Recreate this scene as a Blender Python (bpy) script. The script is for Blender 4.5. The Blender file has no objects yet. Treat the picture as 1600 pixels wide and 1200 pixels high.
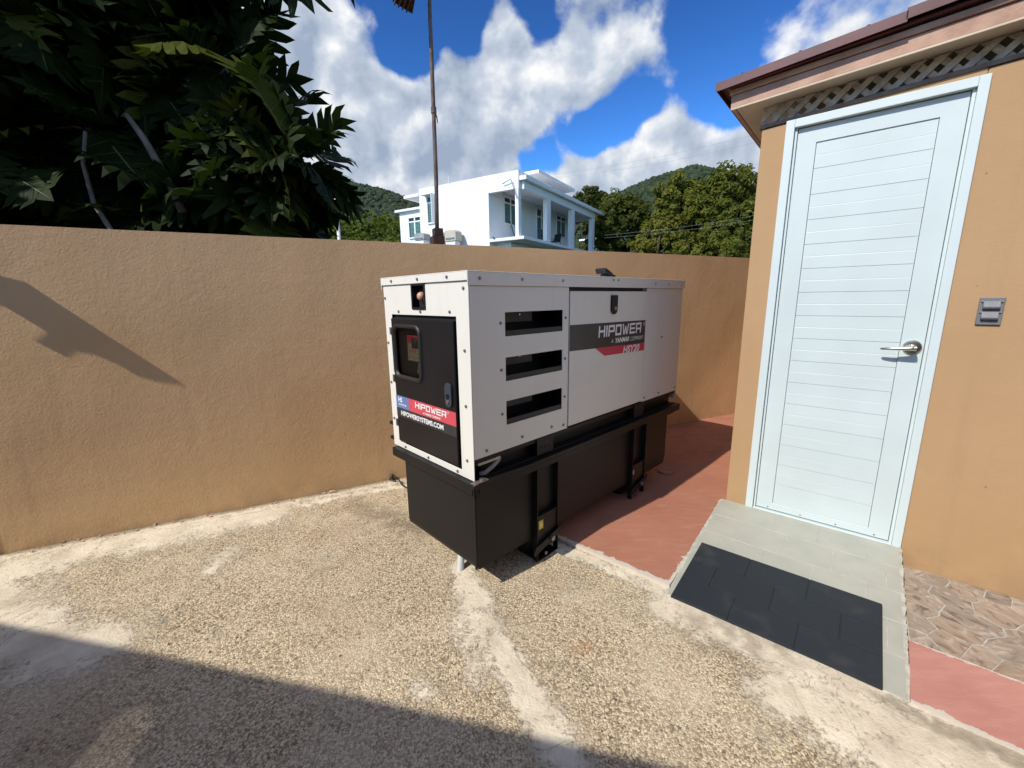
import bpy, bmesh, math, random
from mathutils import Vector, Matrix, noise
from mathutils.geometry import tessellate_polygon
random.seed(7)
R = math.radians
scene = bpy.context.scene
COL = scene.collection

# ------------------------------------------------------------------ camera
CAM_H = 1.35
PITCH, ROLL, FPX = 11.587, -0.744, 650.6          # focal length in pixels of a 1600 wide frame
cam_d = bpy.data.cameras.new('camera')
cam = bpy.data.objects.new('camera', cam_d); COL.objects.link(cam)
cam_d.sensor_width = 36.0; cam_d.lens = 36.0 * FPX / 1600.0
cam_d.clip_start = 0.05; cam_d.clip_end = 6000
cp, sp = math.cos(R(PITCH)), math.sin(R(PITCH))
fwd = Vector((0, cp, -sp)); up0 = Vector((0, sp, cp)); rt0 = Vector((1, 0, 0))
rt = rt0 * math.cos(R(ROLL)) + up0 * math.sin(R(ROLL))
upv = up0 * math.cos(R(ROLL)) - rt0 * math.sin(R(ROLL))
cam.matrix_world = Matrix(((rt.x, upv.x, -fwd.x, 0), (rt.y, upv.y, -fwd.y, 0), (rt.z, upv.z, -fwd.z, CAM_H), (0, 0, 0, 1)))
scene.camera = cam
def view_dir(x, y):
    return (rt * (x - 800) - upv * (y - 600) + fwd * FPX).normalized()

# ------------------------------------------------------------------ light
SUN_AZ, SUN_EL = 52.3, 43.5                       # heading in which the light travels, clockwise from +Y; elevation
sun_dir = Vector((math.sin(R(SUN_AZ)) * math.cos(R(SUN_EL)), math.cos(R(SUN_AZ)) * math.cos(R(SUN_EL)), -math.sin(R(SUN_EL))))
sd = bpy.data.lights.new('sun', 'SUN'); sd.energy = 3.6; sd.angle = R(0.53); sd.color = (1.0, 0.94, 0.85)
sun = bpy.data.objects.new('sun', sd); COL.objects.link(sun)
sun.rotation_euler = sun_dir.to_track_quat('-Z', 'Y').to_euler(); sun.location = (-20, -15, 25)

world = bpy.data.worlds.new('World'); scene.world = world; world.use_nodes = True
WN_ = world.node_tree; WN_.nodes.clear()
def wn(t, **k):
    n = WN_.nodes.new(t)
    for a, b in k.items(): setattr(n, a, b)
    return n
def wl(a, b): WN_.links.new(a, b)
def wmath(op, a, b=None, clamp=False):
    n = wn('ShaderNodeMath', operation=op, use_clamp=clamp)
    for i, v in enumerate((a, b)):
        if v is None: continue
        if isinstance(v, (int, float)): n.inputs[i].default_value = v
        else: wl(v, n.inputs[i])
    return n.outputs[0]
sky = wn('ShaderNodeTexSky', sky_type='NISHITA', sun_disc=False)
sky.sun_elevation = R(SUN_EL); sky.sun_rotation = R(SUN_AZ + 180)
sky.air_density = 1.0; sky.dust_density = 0.25; sky.ozone_density = 2.5; sky.altitude = 100
hsv = wn('ShaderNodeGamma'); hsv.inputs['Gamma'].default_value = 1.95      # deep tropical blue
dim = wn('ShaderNodeMix', data_type='RGBA', blend_type='MULTIPLY'); dim.inputs[0].default_value = 1; dim.inputs[7].default_value = (.50, .72, .76, 1)
wl(sky.outputs[0], hsv.inputs['Color']); wl(hsv.outputs[0], dim.inputs[6])
tc = wn('ShaderNodeTexCoord')
# cumulus: (view pixel x, y, radius in pixels, weight)
BLOBS = [(455, 110, 170, .62), (520, 215, 130, .55), (395, 15, 130, .5), (610, 205, 80, .45), (690, 195, 100, .5), (788, 42, 48, .55),
         (770, 130, 90, .55), (860, 130, 95, .34), (935, 75, 95, .24), (1010, 88, 75, .22), (1085, 85, 50, .16), (650, 262, 85, .55),
         (560, 285, 70, .5), (740, 255, 90, .55), (810, 225, 60, .4), (1062, 222, 62, .62), (1000, 252, 62, .6), (1112, 240, 58, .5),
         (940, 272, 55, .55), (1165, 250, 50, .5), (875, 285, 50, .5), (1230, 70, 90, .12), (1180, 200, 45, .2), (1400, 40, 100, .1),
         (610, 30, 85, -.75), (640, 100, 50, -.5), (885, 222, 50, -.6), (838, 242, 38, -.4), (935, 205, 42, -.4), (1135, 140, 80, -.4), (1100, 30, 70, -.45), (985, 170, 55, -.3),
         (850, 15, 50, -.45), (690, 45, 65, -.6), (715, 5, 60, -.6), (650, 10, 60, -.4), (520, 20, 50, -.1), (1130, 170, 50, -.3)]
def cloud_noise(vec, det):
    nz = wn('ShaderNodeTexNoise', noise_dimensions='3D'); nz.inputs['Scale'].default_value = 6.4
    nz.inputs['Detail'].default_value = det; nz.inputs['Roughness'].default_value = 0.51; nz.inputs['Distortion'].default_value = 0.12
    wl(vec, nz.inputs['Vector']); return nz.outputs[0]
gen_v = tc.outputs['Generated']
acc = 0.05
for (x, y, r, w) in BLOBS:
    c = view_dir(x, y); ang = r / FPX * (c.dot(fwd)) ** 1.2 * 1.25
    dn = wn('ShaderNodeVectorMath', operation='DOT_PRODUCT'); wl(gen_v, dn.inputs[0]); dn.inputs[1].default_value = c
    mr = wn('ShaderNodeMapRange', interpolation_type='SMOOTHSTEP'); wl(dn.outputs['Value'], mr.inputs[0])
    mr.inputs[1].default_value = math.cos(ang); mr.inputs[2].default_value = math.cos(ang * .25)
    mr.inputs[3].default_value = 0; mr.inputs[4].default_value = w
    acc = wmath('ADD', mr.outputs[0], acc)
n0 = cloud_noise(gen_v, 8)
D0 = wmath('ADD', wmath('MULTIPLY', wmath('SUBTRACT', n0, 0.5), 3.3), acc)
off = wn('ShaderNodeVectorMath', operation='ADD'); wl(gen_v, off.inputs[0])
off.inputs[1].default_value = (-0.020, -0.010, 0.026)          # towards the sun side of each cloud
n1 = cloud_noise(off.outputs[0], 5)
al = wn('ShaderNodeMapRange', interpolation_type='SMOOTHSTEP'); wl(D0, al.inputs[0])
al.inputs[1].default_value = -0.06; al.inputs[2].default_value = 0.42
lit = wmath('ADD', wmath('SUBTRACT', 0.60, wmath('MULTIPLY', wmath('MINIMUM', D0, 1.0), 0.22)), wmath('MULTIPLY', wmath('SUBTRACT', n0, n1), 3.8), True)
cr = wn('ShaderNodeValToRGB'); wl(lit, cr.inputs[0])
e = cr.color_ramp.elements; e[0].position = 0.05; e[0].color = (.34, .415, .55, 1); e[1].position = 0.95; e[1].color = (1.0, 1.0, 1.0, 1)
m = cr.color_ramp.elements.new(0.5); m.color = (.55, .62, .73, 1)
bg_sky = wn('ShaderNodeBackground'); wl(dim.outputs[2], bg_sky.inputs[0]); bg_sky.inputs[1].default_value = 0.05
bg_cl = wn('ShaderNodeBackground'); wl(cr.outputs[0], bg_cl.inputs[0]); bg_cl.inputs[1].default_value = 0.78
mx = wn('ShaderNodeMixShader'); wl(al.outputs[0], mx.inputs[0]); wl(bg_sky.outputs[0], mx.inputs[1]); wl(bg_cl.outputs[0], mx.inputs[2])
wo = wn('ShaderNodeOutputWorld'); wl(mx.outputs[0], wo.inputs[0])
scene.view_settings.view_transform = 'Standard'; scene.view_settings.look = 'None'
scene.view_settings.exposure = 0.40; scene.view_settings.gamma = 1.0
scene.view_settings.use_curve_mapping = False
scene.cycles.max_bounces = 5; scene.cycles.diffuse_bounces = 3; scene.cycles.glossy_bounces = 3; scene.cycles.transmission_bounces = 4

# ------------------------------------------------------------------ helpers
def mat(name, col, rough=.6, var=.0, vscale=4.0, bump=0.0, bscale=80.0, metal=0.0, col2=None, spec=.5, detail=6, grime=0, coat=0):
    """Principled material whose colour wanders with noise and whose surface carries fine relief."""
    m = bpy.data.materials.new(name); m.use_nodes = True
    nt = m.node_tree; b = nt.nodes['Principled BSDF']
    b.inputs['Roughness'].default_value = rough; b.inputs['Metallic'].default_value = metal
    b.inputs['Specular IOR Level'].default_value = spec; b.inputs['Coat Weight'].default_value = coat
    t = nt.nodes.new('ShaderNodeTexCoord')
    c = (*col, 1)
    if var or col2:
        n = nt.nodes.new('ShaderNodeTexNoise'); n.inputs['Scale'].default_value = vscale; n.inputs['Detail'].default_value = detail
        nt.links.new(t.outputs['Object'], n.inputs['Vector'])
        r = nt.nodes.new('ShaderNodeValToRGB'); nt.links.new(n.outputs[0], r.inputs[0])
        c2 = col2 or tuple(x * (1 - var) for x in col)
        r.color_ramp.elements[0].position = .35; r.color_ramp.elements[0].color = (*c2, 1)
        r.color_ramp.elements[1].position = .65; r.color_ramp.elements[1].color = c
        nt.links.new(r.outputs[0], b.inputs['Base Color'])
        mr = nt.nodes.new('ShaderNodeMapRange'); nt.links.new(n.outputs[0], mr.inputs[0])
        mr.inputs[3].default_value = min(1, rough * 1.15); mr.inputs[4].default_value = rough * .85
        nt.links.new(mr.outputs[0], b.inputs['Roughness'])
    else:
        b.inputs['Base Color'].default_value = c
    if bump:
        n2 = nt.nodes.new('ShaderNodeTexNoise'); n2.inputs['Scale'].default_value = bscale; n2.inputs['Detail'].default_value = 4
        nt.links.new(t.outputs['Object'], n2.inputs['Vector'])
        bp = nt.nodes.new('ShaderNodeBump'); bp.inputs['Strength'].default_value = bump; bp.inputs['Distance'].default_value = .004
        nt.links.new(n2.outputs[0], bp.inputs['Height']); nt.links.new(bp.outputs[0], b.inputs['Normal'])
    return m

class NT:
    """short hand for longer node materials"""
    def __init__(s, name):
        s.m = bpy.data.materials.new(name); s.m.use_nodes = True; s.t = s.m.node_tree; s.b = s.t.nodes['Principled BSDF']
        s.tc = s.n('ShaderNodeTexCoord').outputs['Object']
    def n(s, t, **k):
        x = s.t.nodes.new(t)
        for a, b in k.items(): setattr(x, a, b)
        return x
    def put(s, v, i):
        if isinstance(v, (int, float)): i.default_value = v
        elif isinstance(v, tuple): i.default_value = v if len(v) == 4 or i.type == 'VECTOR' else (*v, 1)
        else: s.t.links.new(v, i)
    def noise(s, scale, detail=6, rough=.55, vec=None, dist=0):
        x = s.n('ShaderNodeTexNoise'); s.put(scale, x.inputs['Scale']); s.put(detail, x.inputs['Detail']); s.put(rough, x.inputs['Roughness']); s.put(dist, x.inputs['Distortion'])
        s.put(vec or s.tc, x.inputs['Vector']); return x.outputs[0]
    def vor(s, scale, feature='F1', out=0, vec=None, rnd=1):
        x = s.n('ShaderNodeTexVoronoi', feature=feature); s.put(scale, x.inputs['Scale']); s.put(rnd, x.inputs['Randomness']); s.put(vec or s.tc, x.inputs['Vector']); return x.outputs[out]
    def mr(s, v, a, b, c=0., d=1., smooth=True):
        x = s.n('ShaderNodeMapRange', interpolation_type='SMOOTHSTEP' if smooth else 'LINEAR')
        for i, q in enumerate((v, a, b, c, d)): s.put(q, x.inputs[i])
        return x.outputs[0]
    def mix(s, f, a, b, mode='MIX'):
        x = s.n('ShaderNodeMix', data_type='RGBA', blend_type=mode); s.put(f, x.inputs[0]); s.put(a, x.inputs[6]); s.put(b, x.inputs[7]); return x.outputs[2]
    def ma(s, op, a, b=0., clamp=False):
        x = s.n('ShaderNodeMath', operation=op, use_clamp=clamp); s.put(a, x.inputs[0]); s.put(b, x.inputs[1]); return x.outputs[0]
    def ramp(s, v, stops):
        x = s.n('ShaderNodeValToRGB'); s.put(v, x.inputs[0]); el = x.color_ramp.elements
        while len(el) < len(stops): el.new(.5)
        for q, (p, c) in zip(el, stops): q.position = p; q.color = (*c, 1)
        return x.outputs[0]
    def attr(s, name): return s.n('ShaderNodeAttribute', attribute_name=name).outputs['Fac']
    def bump(s, h, strength, dist, normal=None):
        x = s.n('ShaderNodeBump'); s.put(h, x.inputs['Height']); s.put(strength, x.inputs['Strength']); s.put(dist, x.inputs['Distance'])
        if normal: s.put(normal, x.inputs['Normal'])
        return x.outputs[0]
    def done(s, col, rough=.8, normal=None):
        s.put(col, s.b.inputs['Base Color']); s.put(rough, s.b.inputs['Roughness'])
        if normal: s.put(normal, s.b.inputs['Normal'])
        return s.m

class MB:
    """collects simple solids, then links them as one mesh object"""
    def __init__(s): s.v = []; s.f = []
    def add(s, vs, fs):
        o = len(s.v); s.v += [tuple(x) for x in vs]; s.f += [tuple(i + o for i in f) for f in fs]; return s
    def box(s, x0, x1, y0, y1, z0, z1):
        return s.add([(x, y, z) for z in (z0, z1) for y in (y0, y1) for x in (x0, x1)],
                     [(0, 2, 3, 1), (4, 5, 7, 6), (0, 1, 5, 4), (2, 6, 7, 3), (0, 4, 6, 2), (1, 3, 7, 5)])
    def hexa(s, p):      # eight corners: bottom four (ccw from above), top four
        return s.add(p, [(3, 2, 1, 0), (4, 5, 6, 7), (0, 1, 5, 4), (1, 2, 6, 5), (2, 3, 7, 6), (3, 0, 4, 7)])
    def prism(s, poly, d):   # polygon of 3-D points pushed along vector d
        n = len(poly); d = Vector(d); a = [Vector(p) for p in poly]
        return s.add(a + [p + d for p in a], [tuple(range(n))[::-1], tuple(range(n, 2 * n))] + [(i, (i + 1) % n, n + (i + 1) % n, n + i) for i in range(n)])
    def tube(s, pts, rad, seg=10, cap=True):
        pts = [Vector(p) for p in pts]; rs = rad if isinstance(rad, (list, tuple)) else [rad] * len(pts)
        o = len(s.v); prev = None
        for i, p in enumerate(pts):
            t = (pts[min(i + 1, len(pts) - 1)] - pts[max(i - 1, 0)]).normalized()
            if prev is None: a = t.orthogonal().normalized()
            else: a = (prev - t * prev.dot(t)).normalized()
            prev = a; b = t.cross(a)
            for k in range(seg):
                q = 2 * math.pi * k / seg; s.v.append(tuple(p + (a * math.cos(q) + b * math.sin(q)) * rs[i]))
        for i in range(len(pts) - 1):
            for k in range(seg):
                k2 = (k + 1) % seg; s.f.append((o + i * seg + k, o + i * seg + k2, o + (i + 1) * seg + k2, o + (i + 1) * seg + k))
        if cap: s.f.append(tuple(o + k for k in range(seg))[::-1]); s.f.append(tuple(o + (len(pts) - 1) * seg + k for k in range(seg)))
        return s
    def build(s, name, material, parent=None, bevel=0, smooth=False, segs=2):
        me = bpy.data.meshes.new(name); me.from_pydata(s.v, [], s.f); me.update()
        bm = bmesh.new(); bm.from_mesh(me); bmesh.ops.recalc_face_normals(bm, faces=bm.faces); bm.to_mesh(me); bm.free()
        return link(name, me, material, parent, bevel, smooth, segs)
def link(name, me, material, parent=None, bevel=0, smooth=False, segs=2):
    if material and not me.materials: me.materials.append(material)
    if smooth: me.polygons.foreach_set('use_smooth', [True] * len(me.polygons))
    o = bpy.data.objects.new(name, me); COL.objects.link(o); o.parent = parent
    if bevel:
        b = o.modifiers.new('bevel', 'BEVEL'); b.width = bevel; b.segments = segs; b.limit_method = 'ANGLE'; b.angle_limit = R(35)
    return o
def empty(name, loc=(0, 0, 0), rz=0):
    o = bpy.data.objects.new(name, None); COL.objects.link(o); o.location = loc; o.rotation_euler = (0, 0, rz); o.empty_display_size = .1; return o
def tag(o, label=None, cat=None, group=None, kind=None):
    if label: o['label'] = label
    if cat: o['category'] = cat
    if group: o['group'] = group
    if kind: o['kind'] = kind
    return o
def plate(name, material, parent, rect, holes, place, thick, bevel=.0015):
    """sheet with rectangular holes; place(a, b, depth) -> point, depth 0 is the outer face"""
    xs = sorted({rect[0], rect[1], *[h[0] for h in holes], *[h[1] for h in holes]})
    ys = sorted({rect[2], rect[3], *[h[2] for h in holes], *[h[3] for h in holes]})
    nx, ny = len(xs) - 1, len(ys) - 1
    def solid(i, j):
        if i < 0 or j < 0 or i >= nx or j >= ny: return False
        cx, cy = (xs[i] + xs[i + 1]) / 2, (ys[j] + ys[j + 1]) / 2
        return not any(h[0] < cx < h[1] and h[2] < cy < h[3] for h in holes)
    mb = MB(); idx = {}
    def V(i, j, d):
        k = (i, j, d)
        if k not in idx: idx[k] = len(mb.v); mb.v.append(tuple(place(xs[i], ys[j], d * thick)))
        return idx[k]
    for i in range(nx):
        for j in range(ny):
            if not solid(i, j): continue
            for d in (0, 1): mb.f.append((V(i, j, d), V(i + 1, j, d), V(i + 1, j + 1, d), V(i, j + 1, d)))
            for (di, dj, a, b) in ((-1, 0, (i, j), (i, j + 1)), (1, 0, (i + 1, j), (i + 1, j + 1)), (0, -1, (i, j), (i + 1, j)), (0, 1, (i, j + 1), (i + 1, j + 1))):
                if not solid(i + di, j + dj): mb.f.append((V(*a, 0), V(*b, 0), V(*b, 1), V(*a, 1)))
    return mb.build(name, material, parent, bevel)
def text_mesh(name, s, size, place, material, parent, shear=0, bold=0, align='LEFT', sx=1.0, space=1.0):
    """flat lettering as a mesh; place(a, b) -> point"""
    c = bpy.data.curves.new('txt', 'FONT'); c.body = s; c.size = size; c.shear = shear; c.offset = bold; c.align_x = align; c.space_character = space
    c.resolution_u = 3
    o = bpy.data.objects.new('txt', c); COL.objects.link(o); dg = bpy.context.evaluated_depsgraph_get()
    me = bpy.data.meshes.new_from_object(o.evaluated_get(dg)); bpy.data.objects.remove(o); bpy.data.curves.remove(c)
    for v in me.vertices: v.co = place(v.co.x * sx, v.co.y)
    me.name = name; me.materials.clear()
    return link(name, me, material, parent)
GLY = {  # squared lettering: strokes that only touch end to end, cell 1 x 1
 'H': [(0, 0, .2, 1), (.8, 0, 1, 1), (.2, .42, .8, .62)], 'I': [(0, 0, .2, 1)],
 'P': [(0, 0, .2, 1), (.2, .8, 1, 1), (.8, .36, 1, .8), (.2, .36, .8, .54)],
 'O': [(0, 0, .2, 1), (.8, 0, 1, 1), (.2, 0, .8, .2), (.2, .8, .8, 1)],
 'W': 'W', 'E': [(0, 0, .2, 1), (.2, 0, 1, .19), (.2, .41, .95, .59), (.2, .81, 1, 1)],
 'R': [(0, 0, .2, 1), (.2, .8, 1, 1), (.8, .5, 1, .8), (.2, .32, 1, .5), (.78, 0, .98, .32)]}
def logo(name, word, w, h, place, material, parent, gap=.16, shear=.06):
    adv = sum((.2 if ch == 'I' else 1.15 if ch == 'W' else 1) + gap for ch in word) - gap
    k = w / adv; x = 0; mb = MB()
    for ch in word:
        if ch == 'W':
            polys = [[(0, 1), (.2, 1), (.33, .24), (.5, .8), (.65, .8), (.82, .24), (.95, 1), (1.15, 1), (.94, 0), (.71, 0), (.575, .45), (.44, 0), (.21, 0)]]
        else: polys = [[(a, b), (c, b), (c, d), (a, d)] for a, b, c, d in GLY[ch]]
        for p in polys:
            vs = [place((x + a + shear * b) * k, b * h) for a, b in p]
            mb.add(vs, [tuple(range(len(vs)))])
        x += (.2 if ch == 'I' else 1.15 if ch == 'W' else 1) + gap
    return mb.build(name, material, parent)

# ------------------------------------------------------------------ materials
def plaster(name, c1, c2, c3, bstr):
    s = NT(name)
    big = s.noise(1.1, 5, .6); mid = s.noise(7, 6, .6); fine = s.noise(75, 5, .65); lump = s.noise(16, 4, .6)
    col = s.mix(s.mr(big, .35, .7), c1, c2); col = s.mix(s.ma('MULTIPLY', s.mr(mid, .55, .8), .45), col, c3)
    # drips and grime that rise from the foot of the wall
    sep = s.n('ShaderNodeSeparateXYZ'); s.put(s.tc, sep.inputs[0])
    streak = s.n('ShaderNodeMapping'); s.put(s.tc, streak.inputs[0]); streak.inputs['Scale'].default_value = (9, 9, .7)
    st = s.noise(1.0, 5, .6, streak.outputs[0])
    col = s.mix(s.ma('MULTIPLY', s.mr(st, .54, .76), .30), col, tuple(x * .72 for x in c1))
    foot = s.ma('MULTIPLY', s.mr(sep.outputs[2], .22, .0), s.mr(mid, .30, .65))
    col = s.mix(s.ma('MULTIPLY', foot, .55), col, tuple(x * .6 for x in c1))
    pv = s.vor(26, 'F1', 0); pc = s.n('ShaderNodeSeparateColor'); s.put(s.vor(26, 'F1', 1), pc.inputs[0])
    pock = s.ma('MULTIPLY', s.mr(pc.outputs[0], .965, .97), s.mr(pv, .16, .08)); col = s.mix(s.ma('MULTIPLY', pock, .6), col, tuple(x * .45 for x in c1))
    n1 = s.bump(lump, bstr * .35, .02); n2 = s.bump(fine, bstr, .006, n1)
    return s.done(col, .85, n2)
M = {}
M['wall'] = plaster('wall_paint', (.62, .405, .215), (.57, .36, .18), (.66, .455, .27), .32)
M['bwall'] = plaster('building_paint', (.43, .272, .138), (.40, .248, .12), (.465, .305, .165), .16)
M['coping'] = mat('coping_paint', (.62, .45, .32), .8, .2, 8, .4, 60)
s = NT('enclosure_paint')
runs = s.n('ShaderNodeMapping'); s.put(s.tc, runs.inputs[0]); runs.inputs['Scale'].default_value = (16, 16, 1.2)
d1 = s.noise(1.0, 6, .65, runs.outputs[0]); d2 = s.noise(3.0, 7, .65); d3 = s.noise(130, 3, .6)
wc = s.mix(s.ma('MULTIPLY', s.mr(d1, .52, .78), .20), (.735, .712, .64), (.53, .46, .37)); wc = s.mix(s.ma('MULTIPLY', s.mr(d2, .5, .75), .12), wc, (.50, .44, .36)); wc = s.mix(s.ma('MULTIPLY', s.mr(d3, .70, .76), .35), wc, (.35, .30, .24))
M['white'] = s.done(wc, s.mr(d2, .3, .7, .30, .45), s.bump(s.noise(5, 2), .05, .01))
M['black'] = mat('black_coat', (.008, .008, .011), .40, .3, 5, .05, 200, spec=.4)
M['tank'] = mat('tank_coat', (.006, .006, .0075), .45, .35, 3, .10, 90, col2=(.010, .009, .009), spec=.28)
M['dark'] = mat('dark_void', (.006, .006, .007), .8)  # near-black colour, also stands in for shade in gaps, holes and voids
M['gasket'] = mat('rubber_gasket', (.014, .013, .013), .5)
M['steel'] = mat('zinc_steel', (.45, .45, .45), .35, .2, 30, 0, 80, metal=.9)
M['bolt'] = mat('bolt_steel', (.27, .265, .26), .4, .2, 30, 0, 80, metal=.7)
M['red'] = mat('red_print', (.58, .035, .075), .42, .05, 5)
M['pinkred'] = mat('faded_red_print', (.62, .075, .10), .42, .08, 8)
M['blue'] = mat('blue_print', (.12, .20, .42), .42, .05, 8)
M['print_black'] = mat('black_print', (.02, .02, .021), .4, .3, 6, col2=(.035, .035, .036))
M['print_white'] = mat('white_print', (.78, .78, .76), .5)
M['door'] = mat('door_paint', (.56, .64, .635), .42, .07, 3.5, .03, 160, detail=9)
M['frame'] = mat('frame_paint', (.58, .66, .655), .4, .04, 5, .02, 200)
M['satin'] = mat('satin_nickel', (.52, .49, .43), .28, .05, 20, 0, 80, metal=1)
M['fascia'] = mat('fascia_paint', (.50, .315, .225), .75, .22, 9, .5, 70, col2=(.38, .225, .155))
M['soffit'] = mat('soffit_paint', (.60, .50, .37), .8, .15, 6, .2, 80)
M['roofmetal'] = mat('roof_metal', (.115, .028, .026), .45, .3, 6, .05, 60)
M['lattice'] = mat('weathered_lattice', (.62, .55, .46), .85, .35, 25, .6, 120)
M['trim'] = mat('trim_wood', (.27, .20, .15), .85, .35, 20, .5, 100)
M['cover'] = mat('outlet_cover', (.17, .17, .18), .5, .15, 40, .2, 200)
M['liner'] = mat('duct_liner', (.07, .07, .07), .6, .2, 10)
M['tile'] = mat('ramp_tile', (.40, .395, .325), .5, .18, 9, .08, 160, col2=(.35, .35, .295))
M['grout'] = mat('grout', (.50, .48, .40), .9, .3, 30, .4, 120)
s = NT('rubber_mat'); g1 = s.noise(420, 3, .7); g2 = s.noise(6, 7, .65)
rc = s.mix(s.ma('MULTIPLY', s.mr(g1, .55, .70), .5), (.010, .015, .020), (.045, .05, .052)); rc = s.mix(s.ma('MULTIPLY', s.mr(g2, .52, .75), .22), rc, (.12, .105, .085))
M['rubber'] = s.done(rc, .7, s.bump(g1, .7, .002))
M['pvc'] = mat('pvc_pipe', (.55, .57, .58), .4, .1, 20)
M['rust'] = mat('rusty_steel', (.16, .12, .095), .7, .5, 14, .3, 90, col2=(.07, .045, .035))
M['darkwood'] = mat('tarred_wood', (.05, .026, .022), .8, .4, 20, .6, 70)
M['housewhite'] = mat('house_white', (.80, .80, .80), .7, .05, .6, .1, 20)
M['houseshade'] = M['housewhite']
M['shutter'] = mat('shutter_green', (.11, .24, .22), .5, .1, 5)
M['glass'] = mat('window_glass', (.02, .03, .035), .08)
M['plasticblack'] = mat('chair_plastic', (.02, .02, .022), .5)
M['cable'] = mat('cable_sheath', (.03, .03, .03), .6)
M['beige'] = mat('beige_box', (.52, .45, .35), .6, .1, 4)
M['bluehouse'] = mat('blue_house_paint', (.16, .33, .55), .7, .1, 2)
M['greyroof'] = mat('grey_roof', (.34, .34, .33), .7, .2, 2)

# exposed aggregate yard ------------------------------------------------
s = NT('yard_concrete')
warp = s.n('ShaderNodeVectorMath', operation='ADD'); s.put(s.tc, warp.inputs[0])
v1 = s.vor(100, 'F1', 0); c1 = s.vor(100, 'F1', 1); sepc = s.n('ShaderNodeSeparateColor'); s.put(c1, sepc.inputs[0])
v2 = s.vor(185, 'F1', 0); c2 = s.vor(185, 'F1', 1); sepd = s.n('ShaderNodeSeparateColor'); s.put(c2, sepd.inputs[0])
stone = s.ramp(sepc.outputs[0], [(0, (.16, .12, .085)), (.12, (.36, .28, .19)), (.32, (.58, .47, .32)), (.7, (.68, .58, .42)), (1, (.76, .67, .51))])
stone2 = s.ramp(sepd.outputs[1], [(0, (.14, .11, .085)), (.28, (.46, .37, .25)), (.75, (.66, .56, .40)), (1, (.74, .65, .49))])
isbig = s.mr(v1, .42, .56)
col = s.mix(isbig, stone, stone2)
gap = s.ma('MULTIPLY', s.mr(v2, .42, .62), isbig)
col = s.mix(s.ma('MULTIPLY', gap, .8), col, (.21, .16, .11))
stain = s.noise(1.6, 6, .6); stain2 = s.noise(4.3, 5, .6)
col = s.mix(s.ma('MULTIPLY', s.mr(stain, .50, .70), .50), col, (.36, .265, .175))
col = s.mix(s.ma('MULTIPLY', s.mr(stain2, .60, .70), .55), col, (.25, .245, .20))
vb = s.vor(48, 'F1', 0); cb_ = s.vor(48, 'F1', 1); sb_ = s.n('ShaderNodeSeparateColor'); s.put(cb_, sb_.inputs[0])
spot = s.ma('MULTIPLY', s.mr(sb_.outputs[2], .78, .80), s.mr(vb, .34, .24)); col = s.mix(s.ma('MULTIPLY', spot, .8), col, s.mix(sb_.outputs[0], (.09, .07, .055), (.24, .15, .10)))
film = s.ma('MULTIPLY', s.mr(s.noise(2.6, 7, .62), .40, .7), .45)          # cement film left over the stones
col = s.mix(film, col, (.70, .60, .46))
# smooth patched cement
edge = s.noise(8, 9, .72); edge2 = s.noise(60, 5, .7)
ms = s.ma('ADD', s.attr('cement'), s.ma('ADD', s.ma('MULTIPLY', s.ma('SUBTRACT', edge, .5), 1.35), s.ma('MULTIPLY', s.ma('SUBTRACT', edge2, .5), 1.0)))
msk = s.ma('MULTIPLY', s.mr(ms, .44, .74), .93)
cem = s.ramp(s.noise(5.5, 8, .66), [(.25, (.42, .37, .30)), (.42, (.62, .56, .455)), (.58, (.76, .70, .585)), (.75, (.83, .78, .67))])
cem = s.mix(s.ma('MULTIPLY', s.mr(s.noise(24, 6, .7), .57, .72), .6), cem, (.36, .31, .24))
crk = s.ma('ABSOLUTE', s.ma('SUBTRACT', s.noise(2.4, 7, .6, dist=.6), .5))
cem = s.mix(s.ma('MULTIPLY', s.mr(crk, .008, .0), .55), cem, (.16, .135, .105))
col = s.mix(s.ma('MULTIPLY', s.mr(crk, .006, .0), s.ma('MULTIPLY', s.mr(stain2, .45, .6), .45)), col, (.12, .095, .07))
col = s.mix(msk, col, cem)
dirt = s.attr('dirt'); col = s.mix(s.ma('MULTIPLY', s.ma('ADD', dirt, 0), s.mr(s.ma('ADD', s.noise(14, 6, .65), s.ma('MULTIPLY', dirt, .5)), .55, .85)), col, (.15, .115, .075))
rs = s.attr('rust'); col = s.mix(s.ma('MULTIPLY', rs, .6), col, (.42, .17, .06))
col = s.mix(1.0, col, (1.0, .955, .87), 'MULTIPLY')
hs = s.ma('MULTIPLY', s.mr(v1, .0, .5, 1, 0), s.ma('SUBTRACT', 1, s.ma('MULTIPLY', msk, .9)))
h2 = s.ma('MULTIPLY', s.mr(v2, .0, .6, 1, 0), s.ma('SUBTRACT', 1, s.ma('MULTIPLY', msk, .85)))
n1 = s.bump(s.ma('ADD', hs, s.ma('MULTIPLY', h2, .6)), .55, .005); n2 = s.bump(edge2, .5, .012, n1); n3 = s.bump(msk, .5, .008, n2)
M['yard'] = s.done(col, .9, n3)
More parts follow.
